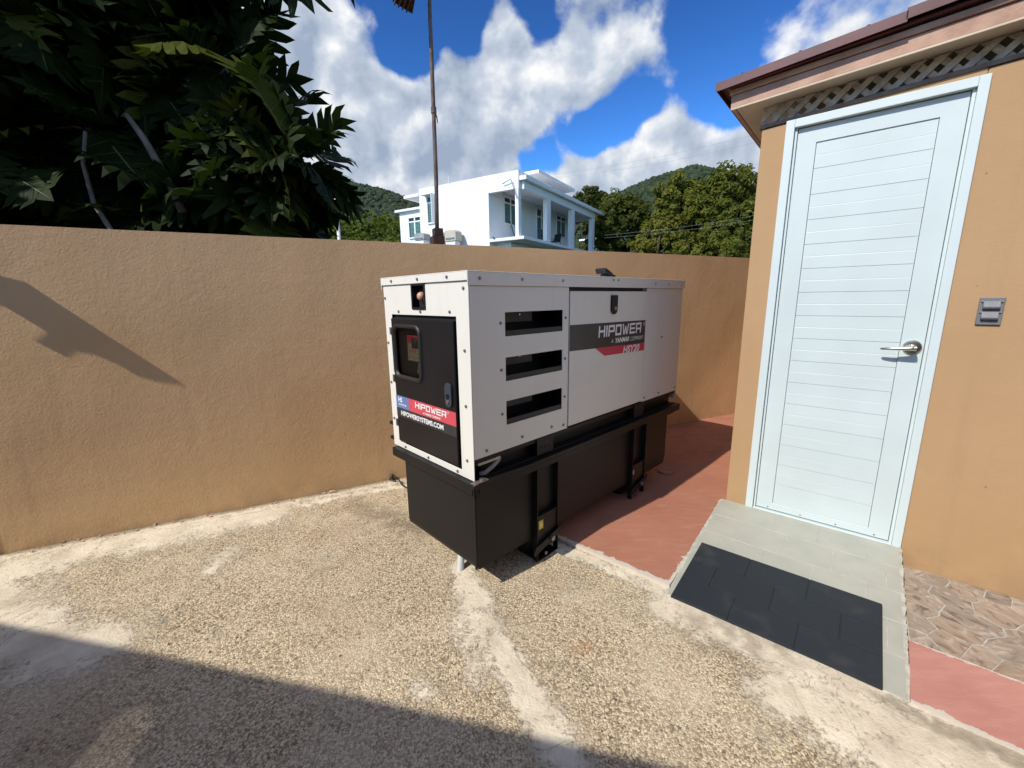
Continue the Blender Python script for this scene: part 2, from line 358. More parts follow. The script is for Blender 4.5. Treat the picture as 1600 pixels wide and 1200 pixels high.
# red painted concrete ---------------------------------------------------
def redpaint(name, c1, c2, chalk):
    s = NT(name)
    st = s.n('ShaderNodeMapping'); s.put(s.tc, st.inputs[0]); st.inputs['Rotation'].default_value = (0, 0, R(40)); st.inputs['Scale'].default_value = (3, 14, 3)
    col = s.mix(s.mr(s.noise(2.2, 6, .6), .35, .7), c1, c2)
    brush = s.noise(2.0, 6, .6, st.outputs[0])
    col = s.mix(s.ma('MULTIPLY', s.mr(brush, .46, .74), .42), col, chalk)
    col = s.mix(s.ma('MULTIPLY', s.mr(s.noise(3.5, 8, .7), .52, .75), .18), col, (.46, .30, .21))
    col = s.mix(s.ma('MULTIPLY', s.mr(s.noise(9, 7, .65), .62, .78), .22), col, tuple(x * .6 for x in c1))
    crk = s.ma('ABSOLUTE', s.ma('SUBTRACT', s.noise(1.3, 6, .6, dist=.5), .53))
    sp_ = s.n('ShaderNodeSeparateXYZ'); s.put(s.tc, sp_.inputs[0])
    col = s.mix(s.ma('MULTIPLY', s.mr(crk, .006, .0), s.ma('MULTIPLY', s.mr(sp_.outputs[1], 3.0, 3.4), .6)), col, (.14, .07, .05))
    pl = s.attr('peel'); pe = s.mr(s.ma('ADD', pl, s.ma('MULTIPLY', s.ma('SUBTRACT', s.noise(24, 7, .7), .5), 1.1)), .5, .58)
    col = s.mix(pe, col, (.56, .50, .42))
    n1 = s.bump(brush, .35, .01); n2 = s.bump(s.noise(90, 4), .35, .004, n1)
    return s.done(col, .68, n2)
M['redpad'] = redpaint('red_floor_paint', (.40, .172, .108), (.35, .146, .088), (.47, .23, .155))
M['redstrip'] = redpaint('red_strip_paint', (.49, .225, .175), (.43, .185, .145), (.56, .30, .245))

# ------------------------------------------------------------------ terrain
def smooth(a, b, x):
    t = max(0, min(1, (x - a) / (b - a))); return t * t * (3 - 2 * t)
def gauss(x, y, cx, cy, sx, sy): return math.exp(-((x - cx) / sx) ** 2 - ((y - cy) / sy) ** 2)
RIDGE = [(-3, .22), (-1.2, .24), (-.6, .265), (-.42, .262), (-.36, .252), (-.30, .238), (-.245, .222), (-.15, .20), (0, .185), (.13, .19), (.2, .202), (.277, .232), (.35, .256), (.41, .269), (.45, .262), (.52, .245), (.7, .22), (1.2, .26), (3, .22)]
def ridge(q):
    for (a, va), (b, vb) in zip(RIDGE, RIDGE[1:]):
        if q <= b: return va + (vb - va) * max(0, (q - a) / (b - a))
    return .22
def terrain_h(x, y):
    z = -.06 + 3.0 * smooth(12, 34, y) + .13 * min(max(0, y - 30), 60) * smooth(30, 60, y)
    z += 4.6 * gauss(x, y, -24, 58, 17, 20)
    if y > 60:
        z += 800 * (ridge(x / y) - .028) * smooth(110, 800, y) * (1 - .5 * smooth(850, 1700, y)) + smooth(120, 400, y) * 7 * noise.noise(Vector((x / 60, y / 60, 3.1)))
    return z
def axis(neg, pos, n):
    out = []
    for i in range(n + 1):
        t = i / n * 2 - 1
        out.append((pos if t > 0 else neg) * abs(t) ** 2.6 * (1 if t > 0 else 1))
    return out
gx = axis(-2200, 2200, 150); gy = axis(-900, 2400, 150)
mb = MB()
for y in gy:
    for x in gx: mb.v.append((x, y, terrain_h(x, y)))
w = len(gx)
for j in range(len(gy) - 1):
    for i in range(w - 1): mb.f.append((j * w + i, j * w + i + 1, (j + 1) * w + i + 1, (j + 1) * w + i))
s = NT('hillside_green')
c = s.ramp(s.noise(.05, 10, .7), [(.3, (.012, .024, .009)), (.5, (.022, .040, .013)), (.7, (.045, .065, .02))])
M['terrain'] = s.done(c, .95, s.bump(s.noise(.35, 6, .7), 1, 3.0))
terrain = mb.build('ground', M['terrain'], smooth=True); tag(terrain, 'green ground and wooded hills beyond the yard', 'ground', kind='structure')

# ------------------------------------------------------------------ yard slab
WL0 = Vector((-2.8317, 2.0640, 0)); WANG = R(90 - 64.53); WDIR = Vector((math.cos(WANG), math.sin(WANG), 0)); WNOR = Vector((WDIR.y, -WDIR.x, 0))
BK = Vector((1.3277, 2.4026, 0)); BANG = R(-40.26); BE = Vector((math.cos(BANG), math.sin(BANG), 0)); BN = Vector((BE.y, -BE.x, 0))
if BN.y > 0: BN = -BN
def bpt(e_, n_, z=0): return BK + BE * e_ + BN * n_ + Vector((0, 0, z))
def segd(p, a, b):
    ab = b - a; t = max(0, min(1, (p - a).dot(ab) / ab.length_squared)); return (p - a - ab * t).length, t
V2 = lambda x, y: Vector((x, y))
def gpt(px, py):
    d = view_dir(px, py); t = -CAM_H / d.z; return V2(d.x * t, d.y * t)
trench = [gpt(722, 885), gpt(750, 960), gpt(795, 1040), gpt(840, 1110), gpt(885, 1185), gpt(930, 1260)]
trench2 = [gpt(715, 915), gpt(715, 985), gpt(750, 1060)]
kerbside = [gpt(1052, 945), gpt(1375, 1095), gpt(1480, 1160), gpt(1620, 1215)]
kerbside2 = [gpt(1230, 1090), gpt(1400, 1180), gpt(1500, 1230)]
padedge = [gpt(830, 842), gpt(930, 880), gpt(1050, 930)]
patch_l = [gpt(-60, 800), gpt(60, 760 + 80), gpt(160, 905), gpt(60, 985), gpt(-60, 1040)]
leftband = [gpt(-20, 905), gpt(150, 850), gpt(280, 830), gpt(420, 800), gpt(560, 772), gpt(640, 760)]
def pold(p, pl): return min(segd(p, a, b)[0] for a, b in zip(pl, pl[1:]))
def fall(d, r): return max(0, 1 - d / r)
def cement_mask(x, y):
    p = V2(x, y); dw = (Vector((x, y, 0)) - WL0).dot(WNOR)
    m_ = fall(dw, .20) * 1.1
    m_ = max(m_, 1.05 * fall(pold(p, trench), .15), .75 * fall(pold(p, trench2), .13), 1.15 * fall(pold(p, kerbside), .27), .95 * fall(pold(p, kerbside2), .3),
             1.1 * fall(pold(p, padedge), .10), 1.1 * fall(pold(p, leftband[:4]), .42), .8 * fall(pold(p, leftband), .16), 1.0 * fall(pold(p, [gpt(-40, 900), gpt(60, 1010), gpt(150, 1010)]), .35),
             .8 * fall(pold(p, [gpt(655, 1075), gpt(668, 1085)]), .12), .75 * fall(pold(p, [gpt(872, 930), gpt(885, 932)]), .07), .75 * fall(pold(p, [gpt(360, 860), gpt(330, 890)]), .2))
    m_ = max(m_, .50 * fall(pold(p, [gpt(-60, 930), gpt(120, 880), gpt(330, 850)]), .9), .42 * fall(pold(p, [gpt(900, 900), gpt(1000, 960)]), .3))
    return m_
def dirt_mask(x, y):
    p = V2(x, y); dw = (Vector((x, y, 0)) - WL0).dot(WNOR)
    return max(.9 * fall(abs(dw), .07), .75 * fall(pold(p, [gpt(1385, 1092), gpt(1480, 1140), gpt(1620, 1205)]), .11), .55 * fall(pold(p, [gpt(1190, 1010), gpt(1130, 985)]), .35),
               .6 * fall(pold(p, [gpt(560, 790), gpt(660, 830)]), .25), .7 * fall(pold(p, [gpt(280, 940), gpt(270, 1010)]), .02))
xs = [-9, -7, -5.5, -4.6] + [-4.0 + .04 * i for i in range(178)] + [3.4, 4, 5, 7, 9]
ys = [-7, -4, -2, -.8] + [-.2 + .04 * i for i in range(150)] + [6.2, 7]
mb = MB(); cm = []; dm = []; rm = []
def yard_z(x, y): return .006 * noise.noise(Vector((x * 1.7, y * 1.7, 0))) + .003 * noise.noise(Vector((x * 6, y * 6, 4)))
rust_p = gpt(912, 1013)
for y in ys:
    for x in xs:
        inside = -3.9 < x < 3.2 and .3 < y < 5.6
        c_ = cement_mask(x, y) if inside else .2
        z = yard_z(x, y) + (.006 * min(1, c_) if inside else 0)
        mb.v.append((x, y, z)); cm.append(c_); dm.append(dirt_mask(x, y) if inside else 0); rm.append(fall((V2(x, y) - rust_p).length, .05))
w = len(xs)
for j in range(len(ys) - 1):
    for i in range(w - 1):
        cxy = Vector(((xs[i] + xs[i + 1]) / 2, (ys[j] + ys[j + 1]) / 2, 0))
        if (cxy - WL0).dot(WNOR) < -.12: continue
        mb.f.append((j * w + i, j * w + i + 1, (j + 1) * w + i + 1, (j + 1) * w + i))
yard = mb.build('yard', M['yard'], smooth=True); tag(yard, 'exposed aggregate concrete yard with cement patches', 'yard', kind='structure')
for nm, dat in (('cement', cm), ('dirt', dm), ('rust', rm)):
    a = yard.data.attributes.new(nm, 'FLOAT', 'POINT'); a.data.foreach_set('value', dat)

mb = MB(); rg = random.Random(77)
for _ in range(420):
    x, y = rg.uniform(-2.6, 2.2), rg.uniform(.9, 3.2)
    if (Vector((x, y, 0)) - WL0).dot(WNOR) < .03: continue
    r_ = rg.uniform(.0015, .0045) * (1.6 if rg.random() < .06 else 1); z = yard_z(x, y) + .003
    mb.hexa([(x + sx * r_ * rg.uniform(.6, 1.4), y + sy * r_ * rg.uniform(.6, 1.4), z + zz_ * r_ * rg.uniform(.6, 1.2)) for zz_ in (-.5, 1) for sx, sy in ((-1, -1), (1, -1), (1, 1), (-1, 1))])
tag(mb.build('grit', M['coping'], yard), kind='stuff')
# red painted slab between generator and building -------------------------
def sheet_from_poly(name, poly, z, thick, material, step=.035, peel=None):
    """raised slab with a fine top so that it can be uneven"""
    xs_ = [p[0] for p in poly]; ys_ = [p[1] for p in poly]
    bm = bmesh.new(); vs = [bm.verts.new((p[0], p[1], z)) for p in poly]; f = bm.faces.new(vs)
    x = min(xs_) + step
    while x < max(xs_):
        bmesh.ops.bisect_plane(bm, geom=bm.verts[:] + bm.edges[:] + bm.faces[:], plane_co=(x, 0, 0), plane_no=(1, 0, 0)); x += step
    y = min(ys_) + step
    while y < max(ys_):
        bmesh.ops.bisect_plane(bm, geom=bm.verts[:] + bm.edges[:] + bm.faces[:], plane_co=(0, y, 0), plane_no=(0, 1, 0)); y += step
    be = [e_ for e_ in bm.edges if e_.is_boundary]
    r_ = bmesh.ops.extrude_edge_only(bm, edges=be)
    for v in [g for g in r_['geom'] if isinstance(g, bmesh.types.BMVert)]: v.co.z = z - thick
    bm.verts.ensure_lookup_table()
    vals = []
    for v in bm.verts:
        if v.co.z > z - thick * .5:
            v.co.z += .005 * noise.noise(Vector((v.co.x * 2.2, v.co.y * 2.2, 9))) + .002 * noise.noise(Vector((v.co.x * 9, v.co.y * 9, 2)))
        vals.append(peel(v.co.x, v.co.y) if peel else 0)
        if peel and vals[-1] > .3: v.co.x += .006 * noise.noise(Vector((v.co.x * 30, v.co.y * 30, 1))); v.co.y += .006 * noise.noise(Vector((v.co.x * 30, v.co.y * 30, 5)))
    bmesh.ops.recalc_face_normals(bm, faces=bm.faces)
    me = bpy.data.meshes.new(name); bm.to_mesh(me); bm.free()
    a = me.attributes.new('peel', 'FLOAT', 'POINT'); a.data.foreach_set('value', vals)
    return link(name, me, material)
pe0, pe1 = gpt(866, 843), gpt(1046, 921)
pdir = (pe1 - pe0).normalized(); peL = pe0 - pdir * 1.3
wR = WL0 + WDIR * 6.6; wLp = WL0 + WDIR * 3.0
poly = [(peL.x, peL.y), (pe1.x, pe1.y), tuple(bpt(-.022, .90).xy), tuple(bpt(-.022, -3.2).xy), tuple((wR + WNOR * .0).xy), tuple((wLp).xy)]
def pad_peel(x, y):
    p = V2(x, y); return max(fall(segd(p, peL, pe1)[0], .05), .9 * fall(segd(p, bpt(-.022, .95).xy, bpt(-.022, 0).xy)[0], .03))
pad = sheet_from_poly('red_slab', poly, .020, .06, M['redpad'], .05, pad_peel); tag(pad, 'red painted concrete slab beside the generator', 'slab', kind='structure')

# ------------------------------------------------------------------ boundary wall
wall = empty('boundary_wall', WL0, WANG); tag(wall, 'tan plastered boundary wall behind the generator', 'wall')
mb = MB(); L0, L1, H = -4.5, 9.0, 1.745; nx = 170; nz = 22
def wall_y(x, z): return .010 * noise.noise(Vector((x * 1.1, z * 1.1, 2))) + .003 * noise.noise(Vector((x * 4.5, z * 4.5, 7)))
for j in range(nz + 1):
    for i in range(nx + 1):
        x = L0 + (L1 - L0) * i / nx; z = -.1 + (H + .1) * j / nz + (.004 * noise.noise(Vector((x * 1.5, 0, 5))) if j == nz else 0)
        mb.v.append((x, wall_y(x, z), z))
n = nx + 1
for j in range(nz):
    for i in range(nx): mb.f.append((j * n + i, j * n + i + 1, (j + 1) * n + i + 1, (j + 1) * n + i))
o = len(mb.v)
for i in range(nx + 1):
    x = L0 + (L1 - L0) * i / nx
    mb.v.append((x, .15, mb.v[nz * n + i][2])); mb.v.append((x, .15, -.1))
for i in range(nx):
    mb.f.append((nz * n + i, nz * n + i + 1, o + 2 * i + 2, o + 2 * i)); mb.f.append((o + 2 * i, o + 2 * i + 2, o + 2 * i + 3, o + 2 * i + 1))
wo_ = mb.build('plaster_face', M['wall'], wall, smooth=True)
md = wo_.modifiers.new('es', 'EDGE_SPLIT'); md.split_angle = R(40)
# broken plaster crumbs along the foot of the wall
mb = MB()
for k in range(150):
    x = random.uniform(-.5, 6); y = -random.uniform(.004, .05); r_ = random.uniform(.002, .007); z = .006
    mb.hexa([(x + sx * r_ * random.uniform(.6, 1.3), y + sy * r_ * random.uniform(.6, 1.3), z + zz * r_ * random.uniform(.6, 1.4)) for zz in (0, 1.6) for sx, sy in ((-1, -1), (1, -1), (1, 1), (-1, 1))])
tag(mb.build('plaster_crumbs', M['coping'], wall), kind='stuff')

# ------------------------------------------------------------------ utility building with the white door
bld = empty('utility_building', (BK.x, BK.y, 0), BANG); tag(bld, 'tan plastered building corner with white door and dark red roof edge', 'building')
# local frame: x along the facade to the right, y into the building, z up
D0_, D1_, DZ0, DZ1 = .110, .806, .10, 2.21                       # outer door frame
SL = .044
def topz(x): return 2.20 + SL * (x + .0)
mb = MB()
def wallbox(x0, x1, z0, za, zb, y0=0., y1=.16): mb.hexa([(x0, y0, z0), (x1, y0, z0), (x1, y1, z0), (x0, y1, z0), (x0, y0, za), (x1, y0, zb), (x1, y1, zb), (x0, y1, za)])
wallbox(0, D0_ + .012, -.1, topz(0), topz(D0_ + .012)); wallbox(D1_ - .012, 4.5, -.1, topz(D1_ - .012), topz(4.5))
wallbox(D0_ + .012, D1_ - .012, DZ1 - .012, topz(D0_ + .012) + .004, topz(D1_ - .012) + .004); wallbox(D0_ + .012, D1_ - .012, -.1, DZ0 - .02, DZ0 - .02)
mb.build('wall', M['bwall'], bld, .006)
mb = MB(); mb.hexa([(0.001, .1605, -.1), (.16, .1605, -.1), (.16, 3.2, -.1), (0.001, 3.2, -.1), (0.001, .1605, 2.2), (.16, .1605, 2.2), (.16, 3.2, 2.2), (0.001, 3.2, 2.2)]); mb.build('side_wall', M['bwall'], bld, .004)
MB().box(.3, 4.4, .5, .52, 0, 2.15).build('void_backing', M['dark'], bld)  # near-black sheet: its colour stands for the unlit void behind the lattice
# lattice: two layers of slats clipped to the band
LX0, LX1 = -.012, 1.9
def zb_(x): return 2.222 + SL * x
def zt_(x): return 2.308 + SL * x
def clip(poly, f):
    out = []
    for i in range(len(poly)):
        a, b = poly[i], poly[(i + 1) % len(poly)]; fa, fb = f(a), f(b)
        if fa >= 0: out.append(a)
        if (fa >= 0) != (fb >= 0):
            t = fa / (fa - fb); out.append((a[0] + (b[0] - a[0]) * t, a[1] + (b[1] - a[1]) * t))
    return out
for lay, sgn in ((0, 1), (1, -1)):
    k = -4
    while True:
        x = LX0 + k * .0735; k += 1
        if x > LX1 + .2: break
        w_ = .0180; jx = random.uniform(-.004, .004)
        base = [(x + jx - w_, 2.0 + 0), (x + jx + w_, 2.0), (x + jx + w_ + sgn * .6, 2.6), (x + jx - w_ + sgn * .6, 2.6)]
        sh = -sgn * .25
        base = [(a + sh, b) for a, b in base]
        q = clip(clip(clip(clip(base, lambda p: p[0] - LX0), lambda p: LX1 - p[0]), lambda p: p[1] - zb_(p[0])), lambda p: zt_(p[0]) - p[1])
        if len(q) < 3: continue
        y = .018 + lay * .0075
        MB().prism([(a, y, b) for a, b in q], (0, .006, 0)).build('lattice_slat', M['lattice'], bld)
mb = MB(); mb.hexa([(-.012, -.004, zb_(-.012) - .018), (1.9, -.004, zb_(1.9) - .018), (1.9, .05, zb_(1.9) - .018), (-.012, .05, zb_(-.012) - .018), (-.012, -.004, zb_(-.012)), (1.9, -.004, zb_(1.9)), (1.9, .05, zb_(1.9)), (-.012, .05, zb_(-.012))])
mb.build('lattice_rail', M['trim'], bld, .003)
# soffit, fascia, roof metal
OV, OE = .105, -.135                                            # overhang in front and to the left
def slab(name, x0, x1, y0, y1, zlo, zhi, material, sl=SL, bev=.003, zl2=None, zh2=None):
    f0 = lambda x: zlo + sl * x; f1 = lambda x: zhi + sl * x
    mb = MB(); mb.hexa([(x0, y0, f0(x0)), (x1, y0, f0(x1)), (x1, y1, f0(x1)), (x0, y1, f0(x0)), (x0, y0, f1(x0)), (x1, y0, f1(x1)), (x1, y1, f1(x1)), (x0, y1, f1(x0))])
    return mb.build(name, material, bld, bev)
slab('soffit', OE + .02, 4.7, -OV + .02, .34, 2.312, 2.324, M['soffit'])
slab('fascia_board', OE, 4.7, -OV, -OV + .019, 2.309, 2.368, M['fascia'])
slab('fascia_board', OE - .006, 4.7, -OV - .012, -OV + .012, 2.371, 2.395, M['fascia'])
slab('bed_moulding', OE + .002, 4.7, -OV - .004, -OV + .004, 2.300, 2.3085, M['soffit'], bev=.001)
slab('fascia_board', OE, OE + .019, -OV + .0195, 3.4, 2.309, 2.368, M['fascia'])
slab('soffit_strip', OE + .0195, -.002, .341, 3.4, 2.312, 2.324, M['soffit'])
slab('fascia_board', OE - .006, OE + .02, -OV + .0125, 3.4, 2.371, 2.395, M['trim'])
slab('underlay_board', OE - .02, 4.7, -OV - .03, 3.4, 2.398, 2.412, M['roofmetal'], sl=SL + .012)
# folded metal roof edge and ribs
mb = MB()
for x0, x1, z in ((OE - .06, .52, 2.430), (.515, 2.6, 2.440), (2.595, 4.8, 2.45)):
    f0 = lambda x: z + (SL + .022) * x
    for (ya, yb, za, zb) in ((-OV - .060, -OV - .056, -.036, .004), (-OV - .056, 3.5, 0, .004)):
        mb.hexa([(x0, ya, f0(x0) + za), (x1, ya, f0(x1) + za), (x1, yb, f0(x1) + za), (x0, yb, f0(x0) + za), (x0, ya, f0(x0) + zb), (x1, ya, f0(x1) + zb), (x1, yb, f0(x1) + zb), (x0, yb, f0(x0) + zb)])
mb.hexa([(OE - .064, -OV - .06, 2.388), (OE - .0602, -OV - .06, 2.388), (OE - .0602, 3.5, 2.388), (OE - .064, 3.5, 2.388), (OE - .064, -OV - .06, 2.424), (OE - .0602, -OV - .06, 2.424), (OE - .0602, 3.5, 2.424), (OE - .064, 3.5, 2.424)])
roof = mb.build('roof', M['roofmetal'], bld)
for i in range(7):
    x = OE + .05 + i * .24; z = 2.434 + (SL + .022) * x + (.01 if x > .52 else 0)
    MB().tube([(x, -OV - .035, z), (x, -OV - .035, z + .012)], .007, 6).build('screw', M['roofmetal'], roof)
# door
fr = MB()
fr.box(D0_, D0_ + .038, -.012, .05, DZ0, DZ1); fr.box(D1_ - .034, D1_, -.012, .05, DZ0, DZ1); fr.box(D0_ + .0382, D1_ - .0342, -.012, .05, DZ1 - .038, DZ1)
fr.box(D0_ + .0382, D0_ + .050, .006, .05, DZ0, DZ1 - .0382); fr.box(D1_ - .046, D1_ - .0342, .006, .05, DZ0, DZ1 - .0382)
frame = fr.build('door_frame', M['frame'], bld, .002)
MB().box(D0_ + .0385, D1_ - .0345, -.006, .05, DZ0 - .012, DZ0 + .004).build('threshold', M['frame'], bld, .002)
X0, X1, Z0, Z1 = D0_ + .052, D1_ - .048, DZ0 + .010, DZ1 - .042
PX0, PX1, PZ0, PZ1 = .243, .676, .150, 2.090
door = plate('door', M['door'], bld, (X0, X1, Z0, Z1), [(PX0, PX1, PZ0, PZ1)], lambda a, b, d: (a, .016 + d, b), .034, .002)
nb = 16; hb = (PZ1 - PZ0) / nb
for i in range(nb):
    z = PZ0 + i * hb
    b_ = MB(); zz = [z + .0006, z + hb * .5 - .0012, z + hb * .5, z + hb * .5 + .0012, z + hb - .0006]
    prof = [(.0215, zz[0]), (.0215, zz[1]), (.0226, zz[2]), (.0215, zz[3]), (.0215, zz[4]), (.040, zz[4]), (.040, zz[0])]
    b_.prism([(PX0 + .0015, y, q) for y, q in prof], (PX1 - PX0 - .003, 0, 0)); b_.build('board', M['door'], door, .0008, segs=1)
MB().box(PX0, PX1, .0405, .046, PZ0, PZ1).build('backing', M['door'], door)
for i in range(4):
    x = X0 + .06 + i * .16; MB().tube([(x, .015, DZ0 + .022), (x, .0175, DZ0 + .022)], .004, 8).build('screw', M['bolt'], door)
# lever handle
hx, hz = .718, 1.102
h_ = MB(); h_.tube([(hx, .0160, hz), (hx, .010, hz), (hx, .006, hz), (hx, .004, hz)], [.034, .034, .031, .022], 28)
h_.tube([(hx, .006, hz), (hx, -.03, hz), (hx, -.042, hz)], [.014, .012, .011], 16)
h_.tube([(hx + .012, -.040, hz), (hx - .01, -.042, hz - .001), (hx - .04, -.043, hz - .003), (hx - .075, -.040, hz - .006), (hx - .105, -.034, hz - .009), (hx - .112, -.031, hz - .010)], [.0125, .0115, .009, .0075, .006, .003], 12)
h_.build('handle', M['satin'], door, smooth=True).modifiers.new('es', 'EDGE_SPLIT').split_angle = R(40)
MB().tube([(hx, -.048, hz), (hx, -.0535, hz)], .006, 12).build('keyhole', M['bolt'], door)
# weatherproof outlet cover
oc = MB(); oc.box(.900, .974, -.010, .002, 1.214, 1.330)
cov = oc.build('outlet_cover', M['cover'], bld, .003)
for z in (1.243, 1.288):
    q = MB(); q.prism([(.911, -.0102, z - .006), (.911, -.0102, z + .026), (.911, -.016, z + .026), (.911, -.028, z + .002), (.911, -.024, z - .006)], (.050, 0, 0)); q.build('flip_lid', M['cover'], cov, .002)
    MB().tube([(.905, -.0125, z + .024), (.968, -.0125, z + .024)], .0035, 8).build('hinge_pin', M['cover'], cov)
# ------------------------------------------------------------------ ramp of grey tiles
ramp = empty('tiled_ramp', (BK.x, BK.y, 0), BANG); tag(ramp, 'grey tiled ramp sloping up to the white door', 'ramp')
RX0, RX1, RN = -.020, .800, .955
def rz(nn): return .098 * (1 - nn / RN) + .002
mb = MB(); mb.hexa([(RX0, -RN, -.05), (RX1, -RN, -.05), (RX1, .0, -.05), (RX0, .0, -.05), (RX0, -RN, rz(RN) + .0012), (RX1, -RN, rz(RN) + .0012), (RX1, .0, rz(0) + .0012), (RX0, 0, rz(0) + .0012)])
mb.build('mortar_bed', M['grout'], ramp)
for r_ in range(5):
    n0, n1 = r_ * .191, min(RN, r_ * .191 + .189)
    xo = -.03 if r_ % 2 else -.10
    x = RX0 + xo
    while x < RX1 - .004:
        a, b = max(RX0 + .004, x + .0012), min(RX1 - .003, x + .1985); x += .2
        if b - a < .012: continue
        d = .004 + random.uniform(-.0006, .0006)
        q = [(a, -n1, rz(n1)), (b, -n1, rz(n1)), (b, -n0 - .0012, rz(n0)), (a, -n0 - .0012, rz(n0))]
        MB().hexa([(p[0], p[1], p[2] - .0035) for p in q] + [(p[0], p[1], p[2] + d - .002) for p in q]).build('tile', M['tile'], ramp, .0008, segs=1)
def ragged(x, s_):
    mb = MB()
    for i in range(44):
        a, b = -RN * i / 44, -RN * (i + 1) / 44
        za, zb = rz(-a), rz(-b); w_ = .010 + .006 * noise.noise(Vector((i * .7, x, 0))); t_ = .002 + .004 * random.random()
        xa, xb = (x - w_, x + .006) if s_ < 0 else (x - .004, x + w_)
        mb.hexa([(xa, b, -.03), (xb, b, -.03), (xb, a, -.03), (xa, a, -.03), (xa, b, zb - t_), (xb, b, zb + .004 - t_), (xb, a, za + .004 - t_), (xa, a, za - t_)])
    mb.build('mortar_edge', M['grout'], ramp)
ragged(RX0 - .002, -1); ragged(RX1, 1)
# rubber mat, moulded as staggered planks
mat_o = empty('rubber_mat', (BK.x, BK.y, 0), BANG); tag(mat_o, 'dark rubber mat lying on the lower half of the tiled ramp', 'mat')
MX0, MX1, MN0, MN1 = .006, .735, .508, .962
def mz(nn): return rz(min(nn, RN)) + .003
def mat_hex(mb, a, b, n0, n1, lo, hi): mb.hexa([(a, -n1, mz(n1) + lo), (b, -n1, mz(n1) + lo), (b, -n0, mz(n0) + lo), (a, -n0, mz(n0) + lo), (a, -n1, mz(n1) + hi), (b, -n1, mz(n1) + hi), (b, -n0, mz(n0) + hi), (a, -n0, mz(n0) + hi)])
mb = MB(); mat_hex(mb, MX0, MX1, MN0, MN1, 0, .008); mb.build('mat_base', M['rubber'], mat_o, .002)
rows = [(MN0 + .002, MN0 + .152, [.0, .235, .475]), (MN0 + .154, MN0 + .304, [-.12, .12, .36, .60]), (MN0 + .306, MN1 - .002, [.0, .235, .47])]
for n0, n1, st in rows:
    st = [max(0, q) for q in st] + [MX1 - MX0]
    for a, b in zip(st, st[1:]):
        q = MB(); mat_hex(q, MX0 + a + .0022, MX0 + b - .0022, n0 + .0006, n1 - .0006, .0082, .0115); q.build('rubber_plank', M['rubber'], mat_o, .001, segs=1)
# ------------------------------------------------------------------ stone paving and red strip at the right
def poly_cells(x0, x1, y0, y1, n_, seed):
    """irregular stones: Voronoi cells of random points clipped to a rectangle"""
    rn = random.Random(seed); pts = [(rn.uniform(x0, x1), rn.uniform(y0, y1)) for _ in range(n_)]
    for it in range(2):
        cells = []
        for i, p in enumerate(pts):
            c_ = [(x0, y0), (x1, y0), (x1, y1), (x0, y1)]
            for j, q in enumerate(pts):
                if i == j: continue
                mx_, my_ = (p[0] + q[0]) / 2, (p[1] + q[1]) / 2; dx, dy = p[0] - q[0], p[1] - q[1]
                c_ = clip(c_, lambda a: (a[0] - mx_) * dx + (a[1] - my_) * dy)
                if len(c_) < 3: break
            cells.append(c_)
        pts = [(.72 * p[0] + .28 * sum(a[0] for a in c_) / max(1, len(c_)), .72 * p[1] + .28 * sum(a[1] for a in c_) / max(1, len(c_))) for p, c_ in zip(pts, cells)]
    return cells
paving = empty('stone_paving', (BK.x, BK.y, 0), BANG); tag(paving, 'strip of brown stone paving at the foot of the building', kind='structure')
SN = .615
MB().box(RX1 + .018, 2.6, -SN, -.001, -.05, .0065).build('mortar_bed', M['grout'], paving)
s = NT('slate_brown'); oi = s.n('ShaderNodeObjectInfo').outputs['Random']
base = s.ramp(oi, [(0, (.30, .21, .14)), (.35, (.36, .28, .21)), (.65, (.27, .215, .165)), (1, (.41, .33, .26))])
vr = s.n('ShaderNodeVectorRotate', rotation_type='Z_AXIS'); s.put(s.tc, vr.inputs['Vector']); s.put(s.ma('MULTIPLY', oi, 37.), vr.inputs['Angle'])
st = s.n('ShaderNodeMapping'); s.put(vr.outputs[0], st.inputs[0]); st.inputs['Scale'].default_value = (7, 13, 7)
nn_ = s.noise(1.6, 8, .68, st.outputs[0], 1.2)
cc = s.mix(s.ma('MULTIPLY', s.mr(nn_, .5, .66), .75), base, (.52, .42, .33)); cc = s.mix(s.ma('MULTIPLY', s.mr(nn_, .47, .34), .8), cc, (.13, .08, .05))
M['slate'] = s.done(cc, .7, s.bump(nn_, .5, .006))
for c_ in poly_cells(RX1 + .02, 2.3, -SN, -.003, 62, 5):
    if len(c_) < 3: continue
    cx, cy = sum(a[0] for a in c_) / len(c_), sum(a[1] for a in c_) / len(c_)
    q = []
    for a in c_:
        d = Vector((cx - a[0], cy - a[1])); l = d.length; d = d / l if l else d
        q.append((a[0] + d.x * .0035, a[1] + d.y * .0035, .003))
    MB().prism(q, (0, 0, .006 + random.uniform(-.0015, .002))).build('stone', M['slate'], paving, .0012, segs=1)
pol = [tuple(bpt(RX1 + .018, SN).xy), tuple(bpt(RX1 + .004, .965).xy), tuple(bpt(2.6, .965).xy), tuple(bpt(2.6, SN).xy)]
def strip_peel(x, y):
    p = V2(x, y); return max(.8 * fall(segd(p, bpt(RX1, SN).xy, bpt(2.6, SN).xy)[0], .02), .85 * fall(segd(p, bpt(RX1, .965).xy, bpt(2.6, .965).xy)[0], .03))
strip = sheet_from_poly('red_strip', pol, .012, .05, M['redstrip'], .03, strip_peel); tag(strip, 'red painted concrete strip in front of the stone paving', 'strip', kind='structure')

# ------------------------------------------------------------------ generator
gen = empty('generator', (-.1698, 1.69985, 0), R(43.91)); tag(gen, 'white and black diesel generator set on a black fuel tank', 'generator')
